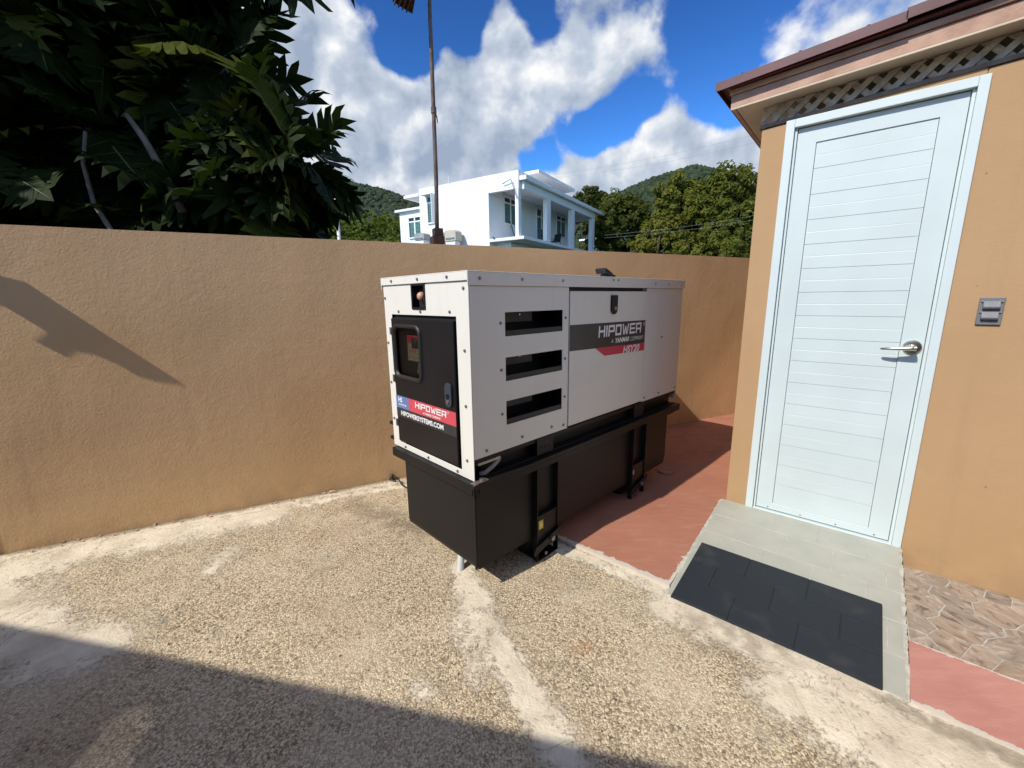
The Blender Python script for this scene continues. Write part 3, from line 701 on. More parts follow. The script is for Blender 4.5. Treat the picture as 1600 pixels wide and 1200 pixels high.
# local frame: x along the long side away from the camera, y across to the left, z up; outer side face y = 0, front face x = 0
GL, GW, GT = 1.945, .705, 1.462
side = lambda a, b, d: (a, d, b)
front = lambda a, b, d: (d, a, b)
TH = .004
vents = [(.199, .595, 1.187, 1.292), (.199, .595, .986, 1.093), (.199, .595, .781, .893)]
MB().box(.03, GL - .03, .16, GW - .03, .60, 1.40).build('inner_baffle', M['dark'], gen)
plate('vent_panel', M['white'], gen, (.0045, .6435, .664, 1.404), vents, side, TH)
for (a, b, c_, d) in vents:
    # sheet-metal air duct behind each opening: sloping sill, back, returns
    q = MB(); q.prism([(a + .001, .0045, c_ - .004), (a + .001, .0045, c_ + .024), (a + .001, .008, c_ + .026), (a + .001, .10, c_ + .004), (a + .001, .10, c_ - .004)], (b - a - .002, 0, 0)); q.build('vent_sill', M['black'], gen, .001, segs=1)
    MB().box(a - .01, a + .26, .085, .088, c_ + .055, d + .02).build('vent_liner', M['liner'], gen)
    MB().tube([(a + .17, .0849, d - .016), (a + .17, .079, d - .016)], .005, 8).build('bolt', M['steel'], gen)
    MB().box(a - .012, a - .002, .0045, .12, c_ - .01, d + .01).build('vent_return', M['black'], gen)
    MB().box(b + .002, b + .012, .0045, .12, c_ - .01, d + .01).build('vent_return', M['black'], gen)
# hinged side door
sdoor = MB().box(.6505, 1.4245, -.002, .020, .672, 1.384).build('side_door', M['white'], gen, .003)
MB().box(.648, 1.428, .006, .03, 1.386, 1.404).build('gap_shade_strip', M['dark'], gen)  # solid dark strip: shade of the gap above the door, put into colour
MB().box(1.385, 1.424, .0045, .0062, 1.388, 1.402).build('hinge_block', M['cover'], gen)
plate('rear_side_panel', M['white'], gen, (1.429, GL, .664, 1.404), [], side, TH)
MB().box(.644, .650, .012, .03, .664, 1.404).build('seam_shade_strip', M['dark'], gen)  # solid dark strips painted as the shade inside the panel seams
MB().box(1.4245, 1.429, .012, .03, .664, 1.404).build('seam_shade_strip', M['dark'], gen)
# front frame panel with openings for lamp and control door
DY0, DY1, DB0, DB1 = .088, .634, .597, 1.279
plate('front_panel', M['white'], gen, (.0, GW, .566, 1.424), [(DY0, DY1, DB0, DB1), (.318, .422, 1.312, 1.4195)], front, TH)
MB().box(.0045, .010, .004, .0045, .664, .666).build('corner_seam', M['dark'], gen)
MB().box(.06, .064, .03, GW - .03, .57, 1.42).build('front_bulkhead', M['dark'], gen)
plate('left_panel', M['white'], gen, (.0045, GL, .60, 1.42), [], lambda a, b, d: (a, GW - d, b), TH)
plate('rear_panel', M['white'], gen, (.0045, GW - .0045, .60, 1.42), [], lambda a, b, d: (GL + .0 - d, a, b), TH)
# lid with folded lip
lid = MB(); lid.box(-.008, GL + .012, -.008, GW + .008, GT - .004, GT)
lid.box(-.008, GL + .012, -.008, -.004, 1.404, GT - .0041); lid.box(-.008, GL + .012, GW + .004, GW + .008, 1.404, GT - .0041)
lid.box(-.008, -.004, -.0039, GW + .0039, 1.424, GT - .0041); lid.box(GL + .008, GL + .012, -.0039, GW + .0039, 1.404, GT - .0041)
lid.build('lid', M['white'], gen, .0015)
# bolts: one mesh shared by all
bm_ = MB(); bm_.tube([(0, 0, 0), (0, 0, -.0015)], .0075, 10); bm_.tube([(0, 0, -.0015), (0, 0, -.005)], .005, 6)
b0 = bm_.build('bolt', M['bolt'], gen)
def bolt(p, nrm_):
    global b0, bfirst
    o = b0 if bfirst else b0.copy()
    if not bfirst: COL.objects.link(o); o.parent = gen
    bfirst = False; o.location = p; o.rotation_euler = Vector(nrm_).to_track_quat('-Z', 'Y').to_euler()
bfirst = True
SN_, FN_ = (0, -1, 0), (-1, 0, 0)
for u_ in (.055, .30, .585, 1.52, 1.70, 1.90): bolt((u_, -.0085, 1.433), SN_)
for u_ in (1.03, 1.08): bolt((u_, -.0085, 1.446), SN_)
for p in [(.172, 1.246), (.172, 1.040), (.172, .838), (.618, 1.252), (.618, 1.044), (.618, .842), (.075, .690), (.30, .700), (.515, .700), (.61, .690), (1.46, .69), (1.66, .69), (1.91, .69), (1.66, 1.08)]: bolt((p[0], -.0005, p[1]), SN_)
for v_ in (.13, .36, .60): bolt((-.0085, v_, 1.442), FN_)
for p in [(.03, 1.394), (.035, 1.14), (.04, .90), (.045, .652), (.69, 1.36), (.688, 1.13), (.686, .92), (.684, .72), (.13, 1.298), (.36, 1.296), (.56, 1.294), (.12, .580), (.36, .580), (.58, .580)]: bolt((-.0005, p[0], p[1]), FN_)
for p in [(.693, .685), (.693, .60)]: MB().tube([(.004, p[0] + .012, p[1]), (.004, p[0] + .04, p[1])], .011, 10).build('hinge_knob', M['black'], gen)
# lamp recess at the top of the front
rec = MB()
for a in ((.312, .322, 1.306, 1.4235), (.418, .428, 1.306, 1.4235), (.3222, .4178, 1.306, 1.316), (.3222, .4178, 1.4135, 1.4235)): rec.box(-.006, .055, a[0], a[1], a[2], a[3])
rec.box(.050, .054, .3225, .4175, 1.3165, 1.413)
rec_o = rec.build('lamp_recess', M['black'], gen, .002)
bulb = MB(); bulb.tube([(.048, .375, 1.366), (.030, .375, 1.366), (.016, .375, 1.366), (.004, .375, 1.366), (-.001, .375, 1.366)], [.012, .018, .021, .016, .004], 16)
bulb.build('filler_cap', mat('pale_copper', (.62, .36, .25), .35, .2, 30), rec_o, smooth=True)
MB().tube([(.045, .350, 1.374), (.015, .338, 1.378)], .012, 12).build('copper_elbow', mat('copper', (.45, .17, .07), .35, .2, 30, metal=.6), rec_o)
MB().box(.012, .04, .33, .352, 1.332, 1.352).build('copper_nut', mat('copper_dull', (.42, .16, .06), .4, metal=.5), rec_o, .003)
# control door (black) with window
WY0, WY1, WZ0, WZ1 = .372, .603, .972, 1.216
cd = plate('control_door', M['black'], gen, (DY0 + .012, DY1 - .004, DB0 + .012, DB1 - .018), [(WY0, WY1, WZ0, WZ1)], lambda a, b, d: (-.010 + d, a, b), .022, .004)
MB().box(.014, .018, DY0, DY1, DB0, DB1).build('door_jamb', M['dark'], gen)
def rrect(y0, y1, z0, z1, r_, n_=6):
    out = []
    for cy, cz, a0 in ((y1 - r_, z1 - r_, 0), (y0 + r_, z1 - r_, 90), (y0 + r_, z0 + r_, 180), (y1 - r_, z0 + r_, 270)):
        for i in range(n_ + 1):
            a = R(a0 + 90 * i / n_); out.append((cy + r_ * math.cos(a), cz + r_ * math.sin(a)))
    return out
ro = rrect(WY0 - .018, WY1 + .018, WZ0 - .018, WZ1 + .018, .045); ri = rrect(WY0 + .004, WY1 - .004, WZ0 + .004, WZ1 - .004, .030)
n_ = len(ro); gk = MB(); vs = [(-.0105, a, b) for a, b in ro] + [(-.018, a * .9 + c_ * .1, b * .9 + d * .1) for (a, b), (c_, d) in zip(ro, ri)] + [(-.018, a * .25 + c_ * .75, b * .25 + d * .75) for (a, b), (c_, d) in zip(ro, ri)] + [(-.004, a, b) for a, b in ri]
gk.add(vs, [(k * n_ + i, k * n_ + (i + 1) % n_, (k + 1) * n_ + (i + 1) % n_, (k + 1) * n_ + i) for k in range(3) for i in range(n_)])
gk.build('window_frame', M['gasket'], cd, smooth=True)
gl = NT('tinted_pane'); gl.b.inputs['Transmission Weight'].default_value = 1.0; gl.b.inputs['IOR'].default_value = 1.02; gl.b.inputs['Specular IOR Level'].default_value = .6
M['pane'] = gl.done((.78, .70, .62), .04)
MB().box(-.004, -.002, WY0 + .002, WY1 - .002, WZ0 + .002, WZ1 - .002).build('window_pane', M['pane'], cd)
MB().box(.0108, .0135, WY0 - .0, WY1, WZ0, WZ1).build('instrument_plate', mat('brown_plate', (.035, .026, .022), .5), cd)
cpn = MB().box(.004, .0107, .380, .505, 1.055, 1.180).build('controller', mat('controller_grey', (.38, .34, .22), .5, .1, 20), cd, .002)
MB().box(.0032, .0039, .381, .504, 1.143, 1.179).build('controller_header', M['red'], cd)
MB().box(.0022, .0031, .405, .463, 1.118, 1.168).build('controller_screen', mat('lcd', (.06, .065, .05), .2), cd)
for i, cc_ in enumerate(((.10, .35, .06), (.55, .12, .05), (.55, .12, .05), (.45, .40, .2))):
    MB().box(.0028, .0039, .474 - i * .024, .490 - i * .024, 1.098, 1.110).build('button', mat('button_%d' % i, cc_, .4), cd)
for i in range(6): MB().box(.0030, .0039, .483 - i * .019, .494 - i * .019, 1.066, 1.078).build('terminal_mark', mat('mark_%d' % i, (.25, .3, .12), .5), cd)
k_ = MB(); k_.tube([(.0107, .405, 1.008), (-.0005, .405, 1.008)], .014, 14); k_.box(-.0018, .002, .4, .41, .996, 1.034); k_.build('key_switch', M['steel'], cd)
MB().box(.006, .0106, .396, .414, 1.027, 1.045).build('switch_label', M['print_white'], cd)
lt = rrect(.121, .169, .880, .990, .022)
la = MB(); la.prism([(-.0105, a, b) for a, b in lt], (-.010, 0, 0)); la_o = la.build('latch', mat('latch_blue_black', (.035, .045, .065), .4), cd, .003)
MB().tube([(-.0206, .145, .905), (-.024, .145, .905)], .009, 12).build('latch_lock', M['steel'], cd)
MB().tube([(-.0206, .145, .930), (-.023, .145, .930)], .012, 14).build('latch_button', M['black'], cd)
for z in (1.195, .949, .709):
    h = MB(); h.box(-.0105, .0, .628, .652, z - .019, z + .019); h.tube([(-.012, .634, z - .019), (-.012, .634, z + .019)], .005, 8); h.build('hinge', M['steel'], gen, .001)
# printed bands on the control door
FX = -.0112
fp = lambda v0, z0: (lambda a, b: (FX - .0008, v0 - a, z0 + b))
def band(name, y0, y1, z0, z1, m_, par, x=FX): return MB().box(x, x + .0007, y0, y1, z0, z1).build(name, m_, par)
band('blue_band', .503, .628, .797, .862, M['blue'], cd); band('red_band', .102, .5028, .797, .862, M['pinkred'], cd); band('black_band', .102, .628, .748, .7968, M['print_black'], cd)
logo('lettering', 'HIPOWER', .265, .030, fp(.440, .824), M['print_white'], cd)
text_mesh('lettering', 'A YANMAR COMPANY', .0145, fp(.370, .805), M['print_white'], cd, shear=.2, bold=.0004)
text_mesh('lettering', '®', .016, fp(.165, .845), M['print_white'], cd)
text_mesh('lettering', 'HS', .034, fp(.605, .830), M['print_white'], cd, bold=.0012)
text_mesh('lettering', 'HIPOWER SYSTEMS', .0125, fp(.603, .812), M['print_white'], cd, bold=.0004, sx=.72)
text_mesh('lettering', 'HIPOWERSYSTEMS.COM', .0335, fp(.585, .761), M['print_white'], cd, bold=.0011, sx=1.06)
# side door: latch, printed bands, model name
lt = rrect(1.018, 1.080, 1.256, 1.366, .028)
lt = [(a, b) if b < 1.31 else (1.018 if a < 1.049 else 1.080, min(b, 1.362)) for a, b in lt]
lt2 = [(1.018, 1.362), (1.018, 1.285)] + [(1.049 - .031 * math.cos(R(q)), 1.285 - .031 * math.sin(R(q))) for q in range(15, 180, 15)] + [(1.080, 1.285), (1.080, 1.362)]
MB().prism([(a, -.0022, b) for a, b in lt2], (0, -.010, 0)).build('latch', M['black'], sdoor, .002)
MB().tube([(1.052, -.0124, 1.288), (1.052, -.017, 1.288)], .011, 14).build('latch_lock', M['steel'], sdoor)
SY = -.0032
spm = lambda a0, z0: (lambda a, b: (a0 + a, SY - .0008, z0 + b))
q = MB(); q.prism([(.651, SY, 1.213), (.651, SY, 1.078), (1.4243, SY, 1.062), (1.4243, SY, 1.205)], (0, .0008, 0)); q.build('black_band', M['print_black'], sdoor)
q = MB(); q.prism([(.880, SY, 1.0732), (.972, SY, 1.022), (1.4243, SY, 1.0125), (1.4243, SY, 1.0618)], (0, .0008, 0)); q.build('red_band', M['red'], sdoor)
logo('lettering', 'HIPOWER', .465, .064, spm(.905, 1.130), M['print_white'], sdoor)
text_mesh('lettering', '®', .034, spm(1.393, 1.170), M['print_white'], sdoor)
text_mesh('lettering', 'A', .032, spm(1.035, 1.090), M['print_white'], sdoor, shear=.25)
text_mesh('lettering', 'YANMAR', .038, spm(1.075, 1.088), M['print_white'], sdoor, shear=.25, bold=.0016, sx=1.0)
text_mesh('lettering', 'COMPANY', .036, spm(1.245, 1.086), M['print_white'], sdoor, shear=.25, sx=.88)
text_mesh('lettering', 'HSY20', .058, spm(1.165, 1.018), M['print_white'], sdoor, shear=.2, bold=.0016, sx=1.18)
# skid rails: C section with cover plates
def rail(y0, y1, sgn):
    r_ = MB(); a, b = (y0, y1) if sgn > 0 else (y1, y0)
    r_.box(.012, GL - .01, min(a, a + sgn * .05), max(a, a + sgn * .05), .642, .6625)
    r_.box(.012, GL - .01, min(a + sgn * .045, a + sgn * .05), max(a + sgn * .045, a + sgn * .05), .5705, .6418)
    r_.box(.012, GL - .01, min(a, a + sgn * .05), max(a, a + sgn * .05), .5645, .5703)
    return r_.build('skid_rail', M['tank'], gen, .002)
rail(.004, .05, 1); rail(.66, .61, -1)
for u0 in (.400, 1.335):
    c_ = MB(); c_.box(u0, u0 + .125, -.004, .003, .5706, .6616); c_.box(u0, u0 + .006, .0032, .045, .5706, .6416); c_.box(u0 + .119, u0 + .125, .0032, .045, .5706, .6416)
    co = c_.build('rail_cover', M['tank'], gen, .002)
    for i in range(3): MB().tube([(u0 + .03 + i * .033, -.0042, .612 - i * .002), (u0 + .03 + i * .033, -.0055, .612 - i * .002)], .007, 10).build('hole_shade_disc', M['dark'], co)  # dark discs stand in for the shade of open holes
MB().box(.012, .02, .06, .60, .5645, .6605).build('skid_end', M['tank'], gen)
hs_ = MB(); hs_.tube([(.045, .020, .582), (.07, .012, .583), (.11, .010, .600), (.15, .014, .618), (.175, .03, .622)], .011, 12); hs_.build('drain_hose', mat('hose', (.30, .25, .22), .5, .2, 30), gen, smooth=True)
MB().box(.03, .16, .006, .03, .628, .640).build('hose_clip', M['steel'], gen)
# tank flange
fl = MB(); fl.box(-.030, GL + .005, -.034, .675, .545, .5635); flo = fl.build('tank_flange', M['tank'], gen, .002)
lp = MB(); lp.box(-.0, GL + .004, -.0335, -.028, .517, .5448); lp.build('flange_lip', M['tank'], gen, .001)
lp = MB(); lp.box(-.0295, -.024, -.02, .674, .517, .5448); lp.build('flange_lip', M['tank'], gen, .001)
lp = MB(); lp.prism([(-.030, -.032, .5448), (-.030, -.032, .520), (.008, .001, .490), (.012, .001, .5448)], (0, .006, 0)); lp.build('gusset', M['tank'], gen)
lp = MB(); lp.prism([(-.030, .668, .5448), (-.030, .668, .520), (.008, .612, .490), (.012, .612, .5448)], (0, .006, 0)); lp.build('gusset', M['tank'], gen)
lp = MB(); lp.prism([(GL + .004, -.032, .5448), (GL + .004, -.032, .520), (GL - .10, .0, .490), (GL - .11, .0, .5448)], (0, .006, 0)); lp.build('gusset', M['tank'], gen)
br = MB(); br.box(-.022, .06, -.030, .0, .5637, .5675); br.build('earth_plate', M['rust'], flo); MB().tube([(.03, -.014, .5677), (.03, -.014, .577)], .011, 6).build('bolt', M['steel'], flo)
MB().box(-.029, -.005, -.0325, -.028, .5637, .566).build('paint_chip', M['rust'], flo)
# tank body with lower chamfer at the far end
tk = MB(); tk.prism([(.006, 0, .150), (.012, 0, .126), (1.80, 0, .126), (1.826, 0, .17), (1.826, 0, .5448), (.006, 0, .5448)], (0, .612, 0)); tk.build('fuel_tank', M['tank'], gen, .004)
for (u0, w_) in ((.012, .0),): MB().box(.0, .0055, .004, .016, .128, .544).build('weld_seam', M['tank'], gen)
# uprights with levelling brackets
for u0 in (.372, 1.300):
    w_ = .165
    leg = MB(); leg.box(u0, u0 + .006, -.032, -.0006, .004, .5168); leg.box(u0 + w_ - .006, u0 + w_, -.032, -.0006, .004, .5168); lo = leg.build('upright', M['tank'], gen, .001)
    MB().box(u0 + .0065, u0 + w_ - .0065, -.030, -.0006, .252, .258).build('shelf_plate', M['tank'], lo)
    MB().box(u0 + .0065, u0 + w_ - .0065, -.024, -.020, .06, .2515).build('face_plate', M['tank'], lo)
    MB().box(u0 + .0065, u0 + w_ - .0065, -.03, .12, .004, .012).build('foot_plate', M['tank'], lo)
    MB().box(u0 + .01, u0 + w_ - .01, .06, .12, .012, .125).build('foot_block', M['tank'], lo)
    b_ = MB(); b_.prism([(u0 - .03, -.036, .060), (u0 - .012, -.036, .098), (u0 + w_ + .02, -.036, .150), (u0 + w_ + .028, -.036, .138), (u0 + w_ + .0, -.036, .108), (u0 - .028, -.036, .052)], (0, -.006, 0)); b_.build('tie_bracket', M['tank'], lo, .0015)
    MB().tube([(u0 + .10, -.0425, .108), (u0 + .10, -.056, .108)], .014, 12).build('bolt', M['bolt'], lo)
    MB().tube([(u0 + .06, -.033, .035), (u0 + .06, -.04, .035)], .009, 8).build('bolt', M['bolt'], lo)
    if u0 < 1:
        st_ = MB().box(u0 + .018, u0 + .052, -.0252, -.0245, .178, .226).build('sticker', mat('yellow_sticker', (.62, .50, .04), .5, .1, 60), lo)
        MB().box(u0 + .026, u0 + .046, -.0260, -.0253, .188, .214).build('sticker_mark', mat('sticker_pale', (.72, .66, .25), .5), lo)
    else:
        MB().box(u0 + .018, u0 + .036, -.0252, -.0245, .19, .22).build('sticker', mat('worn_sticker', (.45, .38, .28), .6, .3, 60), lo)
# exhaust with rain flap on the lid
ex = MB(); ex.tube([(1.50, .36, GT), (1.50, .36, GT + .042)], .034, 18); ex.build('exhaust_stub', M['black'], gen)
fl_ = MB(); fl_.prism([(1.452, .318, GT + .048), (1.54, .318, GT + .042), (1.54, .318, GT + .048), (1.445, .318, GT + .086), (1.435, .318, GT + .072)], (0, .084, 0)); fl_.build('rain_flap', M['black'], gen, .003)
MB().box(1.53, 1.60, .34, .38, GT + .03, GT + .044).build('flap_weight', M['black'], gen, .002)
# grey conduit coming out of the ground under the tank
cond = MB(); cond.tube([(-.275, 1.885, -.02), (-.275, 1.885, .0), (-.272, 1.915, .06), (-.268, 1.935, .127)], .018, 14); tag(cond.build('conduit_pipe', M['pvc'], smooth=True), 'short grey plastic pipe rising from the ground under the tank', 'pipe')
cb = MB(); pts = [(-.93, 2.955, .03), (-.915, 2.945, .012), (-.89, 2.93, .012), (-.88, 2.925, .03), (-.855, 2.92, .025), (-.83, 2.88, .012), (-.79, 2.83, .012), (-.74, 2.78, .02), (-.66, 2.75, .05)]
cb.tube(pts, .006, 8); cb.tube([(-.935, 2.965, .0), (-.925, 2.955, .035), (-.915, 2.965, .055)], .012, 8)
tag(cb.build('power_cable', M['cable'], smooth=True), 'thin black cable lying at the foot of the wall behind the generator', 'cable')
# round lid lying on the red slab
dk = MB(); dk.tube([(1.182, 3.024, .018), (1.182, 3.024, .030), (1.182, 3.024, .036)], [.062, .062, .056], 28); tag(dk.build('drain_cover', mat('pink_cover', (.44, .20, .145), .75, .2, 20, .4, 80)), 'flat round drain cover on the shaded red slab', 'drain cover')

# ------------------------------------------------------------------ lamp post on the wall
lp_o = WL0 + WDIR * 2.575 - WNOR * .075
post = empty('lamp_post', (lp_o.x, lp_o.y, H), WANG); tag(post, 'thin rusty lamp post standing on the boundary wall', 'lamp post')
MB().box(-.045, .045, -.045, .045, .008, .062).build('base_block', M['darkwood'], post, .004)
MB().box(-.028, .038, -.035, .035, .0625, .118).build('clamp_block', M['darkwood'], post, .004)
MB().tube([(0, 0, .06), (.012, .0, .45), (.016, 0, .9), (.022, 0, 1.6), (.024, 0, 1.75), (-.01, -.01, 1.86), (-.08, -.03, 1.90), (-.17, -.05, 1.86)], [.015, .0145, .014, .013, .013, .013, .013, .013], 12).build('pole', M['rust'], post, smooth=True)
MB().tube([(.017, -.014, .90), (.030, -.02, .86), (.036, -.02, .82)], [.006, .005, .003], 6).build('wire_stub', M['cable'], post)
MB().tube([(.017, 0, .885), (.017, 0, .925)], .019, 12).build('clamp_ring', M['rust'], post)
fx = MB(); fx.hexa([(-.235, -.12, 1.515), (-.105, -.12, 1.475), (-.09, .03, 1.475), (-.22, .03, 1.515), (-.20, -.10, 1.60), (-.10, -.10, 1.575), (-.09, .02, 1.575), (-.19, .02, 1.60)])
fxo = fx.build('floodlight', M['darkwood'], post, .006)
MB().tube([(-.17, -.05, 1.86), (-.15, -.045, 1.59)], .011, 8).build('lamp_bracket', M['rust'], fxo)
for i in range(4):
    t = .2 + i * .2; x0, z0 = -.235 + .13 * t, 1.515 - .04 * t
    MB().box(x0 - .004, x0 + .004, -.115, .025, z0 - .010, z0 - .0008).build('fin', M['rust'], fxo)
# white pole in the neighbour's plot
wp = MB(); wp.tube([(-3.93, 10, -.05), (-3.90, 10, 3.6)], [.045, .035], 10); tag(wp.build('white_pole', M['print_white'], smooth=True), 'slim white pole between the dark tree and the white house', 'pole')
# ------------------------------------------------------------------ trees
def leaf_mat(name, dark, light, trans=.25, rough=.45, young=None):
    s = NT(name); oi = s.n('ShaderNodeObjectInfo').outputs['Random']; ge = s.n('ShaderNodeNewGeometry').outputs['Random Per Island']
    f = s.ma('ADD', s.ma('MULTIPLY', ge, .5), s.ma('MULTIPLY', oi, .5))
    c_ = s.mix(f, dark, light)
    if young: c_ = s.mix(s.mr(oi, .82, .9), c_, young)
    s.put(c_, s.b.inputs['Base Color']); s.b.inputs['Roughness'].default_value = rough; s.b.inputs['Specular IOR Level'].default_value = .10
    tr = s.n('ShaderNodeBsdfTranslucent'); s.put(s.mix(.5, c_, (light[0] * 1.3, light[1] * 1.5, light[2] * .6)), tr.inputs[0])
    mxs = s.n('ShaderNodeMixShader'); mxs.inputs[0].default_value = trans
    s.t.links.new(s.b.outputs[0], mxs.inputs[1]); s.t.links.new(tr.outputs[0], mxs.inputs[2])
    s.t.links.new(mxs.outputs[0], s.t.nodes['Material Output'].inputs[0]); return s.m
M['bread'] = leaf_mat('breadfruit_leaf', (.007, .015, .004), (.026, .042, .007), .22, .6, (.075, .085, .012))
M['rib'] = mat('leaf_rib', (.07, .10, .035), .6)
M['bark'] = mat('pale_bark', (.20, .165, .13), .85, .4, 12, .8, 40)
M['bark2'] = mat('brown_bark', (.10, .075, .055), .9, .4, 8, .8, 30)
def breadfruit_leaf(seed):
    """deeply lobed leaf along +x, length 1, with raised midrib"""
    rn = random.Random(seed); mb = MB(); n_ = 6
    dr_p = rn.uniform(.12, .55); fo_p = rn.uniform(-.15, .45); cu_p = rn.uniform(.2, .9); tw = rn.uniform(-.25, .25)
    def bend(x, y): return (x - .12 * dr_p * x * x, y, -dr_p * x * x + fo_p * abs(y) - cu_p * y * y + tw * x * y + .03 * math.sin(x * 8 + seed) + .04 * math.sin(abs(y) * 11 + x * 5 + seed))
    ts = [.08 + .70 * i / (n_ - 1) for i in range(n_)]; ribs = []
    for sg in (1, -1):
        for i, t in enumerate(ts):
            wmax = (.24 + .20 * math.sin(math.pi * (.2 + .7 * i / (n_ - 1)))) * rn.uniform(.88, 1.1)
            sw = .20 + .10 * i / n_                                        # lobes sweep forward
            P = lambda k, d: (t + sw * k + d, sg * wmax * k)
            bz = .004 * (i % 2)
            pts = [(t - .070, 0), P(.22, -.072), P(.50, -.080), P(.80, -.055), P(1.0, 0), P(.78, .050), P(.48, .076), P(.22, .078), (t + .085, 0)]
            fs = [(0, 1, 7, 8), (1, 2, 6, 7), (2, 3, 5, 6), (3, 4, 5)]
            mb.add([(lambda c: (c[0], c[1], c[2] + bz))(bend(*q)) for q in pts], fs if sg > 0 else [f[::-1] for f in fs]); ribs.append((bend(t, 0), bend(*P(.9, 0))))
    for sg in (1, -1):
        mb.add([bend(.74, 0), bend(.82, sg * .08), bend(.95, sg * .085), bend(1.12, 0)], [(0, 1, 2, 3)])
    nf = len(mb.f)
    rp = [bend(q, 0) for q in (-.16, .0, .3, .6, .9, 1.08)]; wv = [.013, .013, .011, .008, .004, .001]
    for (p, w1), (q, w2) in zip(zip(rp, wv), zip(rp[1:], wv[1:])):
        mb.add([(p[0], w1, p[2] + .006), (p[0], -w1, p[2] + .006), (q[0], -w2, q[2] + .006), (q[0], w2, q[2] + .006)], [(0, 1, 2, 3)])
    for p, q in ribs: mb.add([(p[0] - .006, p[1], p[2] + .005), (p[0] + .006, p[1], p[2] + .005), (q[0], q[1], q[2] + .008)], [(0, 1, 2)])
    me = bpy.data.meshes.new('leaf'); me.from_pydata(mb.v, [], mb.f); me.materials.append(M['bread']); me.materials.append(M['rib'])
    for i, p in enumerate(me.polygons): p.material_index = 0 if i < nf else 1
    bm = bmesh.new(); bm.from_mesh(me); bm.to_mesh(me); bm.free()
    me.update(); return me
LEAVES = [breadfruit_leaf(k) for k in range(9)]
rt_ = random.Random(11)
tree = empty('breadfruit_tree', (-4.9, 5.6, 0)); tag(tree, 'large dark breadfruit tree with lobed leaves behind the wall', 'tree')
def inell(c_, r_, shell=0):
    while True:
        p = Vector((rt_.uniform(-1, 1), rt_.uniform(-1, 1), rt_.uniform(-1, 1)))
        if shell < p.length < 1: return Vector(c_) + Vector((p.x * r_[0], p.y * r_[1], p.z * r_[2]))
VIS = [((-4.7, 5.4, 3.4), (1.8, 1.3, 1.7), 58, .35), ((-3.5, 4.9, 3.85), (.62, .7, .8), 16, .2), ((-3.2, 4.8, 2.65), (.75, .6, .65), 14, .2), ((-2.22, 4.5, 2.76), (.12, .2, .08), 3, 0), ((-2.45, 4.55, 2.75), (.2, .2, .15), 4, 0), ((-2.75, 4.6, 2.35), (.3, .3, .3), 6, 0),
       ((-4.3, 4.1, 3.2), (.9, .5, 1.0), 26, .3), ((-5.3, 4.6, 2.3), (1.1, .7, .6), 24, .2), ((-3.9, 4.7, 2.1), (.8, .6, .45), 16, 0), ((-5.2, 4.0, 3.2), (1.0, .7, 1.2), 26, .3), ((-2.62, 4.7, 3.12), (.10, .2, .10), 2, 0), ((-2.72, 4.6, 3.52), (.10, .2, .08), 2, 0), ((-2.42, 4.35, 4.52), (.18, .12, .04), 3, 0)]
HID = [((-7.4, 3.4, 5.2), (2.3, 1.8, 2.2), 70, .45), ((-5.2, 4.9, 5.6), (2.4, 1.4, .9), 60, .2), ((-7.0, 5.6, 3.2), (1.4, 1.4, 1.6), 30, .3), ((-6.8, 2.9, 3.6), (1.2, .8, 1.2), 24, .2), ((-5.9, 3.6, 4.6), (1.2, .8, 1.2), 42, .1), ((-4.6, 4.4, 5.5), (1.5, .7, .7), 42, .1), ((-6.2, 4.2, 6.4), (1.8, 1.2, .9), 40, .1)]  # unseen crown masses, enlarged and added to shade the leaves in view
trunk_top = Vector((-4.9, 5.6, 2.0))
def rosette(p, c_, k=None):
    out = []
    outw = (p - Vector(c_)); outw.z = abs(outw.z) * .3
    outw = (outw.normalized() + Vector((0, 0, .6))).normalized()
    n_ = rt_.randint(6, 8) if k is None else k; a0 = rt_.uniform(0, 6.28)
    ax1 = outw.orthogonal().normalized(); ax2 = outw.cross(ax1)
    for i in range(n_):
        a = a0 + i * 2.4; dr = (ax1 * math.cos(a) + ax2 * math.sin(a)) * 1.0 + outw * rt_.uniform(-.05, .75)
        dr.z -= .34; dr.normalize()
        sz = rt_.uniform(.40, .80)
        up_ = outw + Vector((0, 0, .6)); y = up_.cross(dr).normalized(); z = dr.cross(y)
        roll = Matrix.Rotation(rt_.uniform(-.7, .7), 4, 'X') @ Matrix.Rotation(rt_.uniform(-.35, .35), 4, 'Y')
        m_ = Matrix(((dr.x, y.x, z.x, p.x), (dr.y, y.y, z.y, p.y), (dr.z, y.z, z.z, p.z), (0, 0, 0, 1))) @ roll @ Matrix.Scale(sz, 4) @ Matrix.Translation((.18, 0, 0))
        out.append((m_, rt_.randrange(9)))
    return out
leaves = []; tips = []
for c_, r_, n_, sh in VIS:
    for _ in range(n_):
        p = inell(c_, r_, sh); tips.append((p, c_)); leaves += rosette(p, c_)
hid = []
for c_, r_, n_, sh in HID:
    for _ in range(n_): hid += rosette(inell(c_, r_, sh), c_, 7)
def shows(m_):
    p = m_ @ Vector((.5, 0, 0)) - Vector((0, 0, CAM_H)); d = p.dot(fwd)
    if d < .1: return 99
    x, y = 800 + FPX * p.dot(rt) / d, 600 - FPX * p.dot(upv) / d
    return d + (30 if not (-40 < x < 1600 and -30 < y < 372) else 0)
leaves.sort(key=lambda q: shows(q[0]))
inv = Matrix.Translation((4.9, -5.6, 0))
first_leaf = None
for m_, k in leaves[:300]:
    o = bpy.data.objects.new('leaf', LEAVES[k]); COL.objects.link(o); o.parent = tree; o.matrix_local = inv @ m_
mb = MB(); mi = []
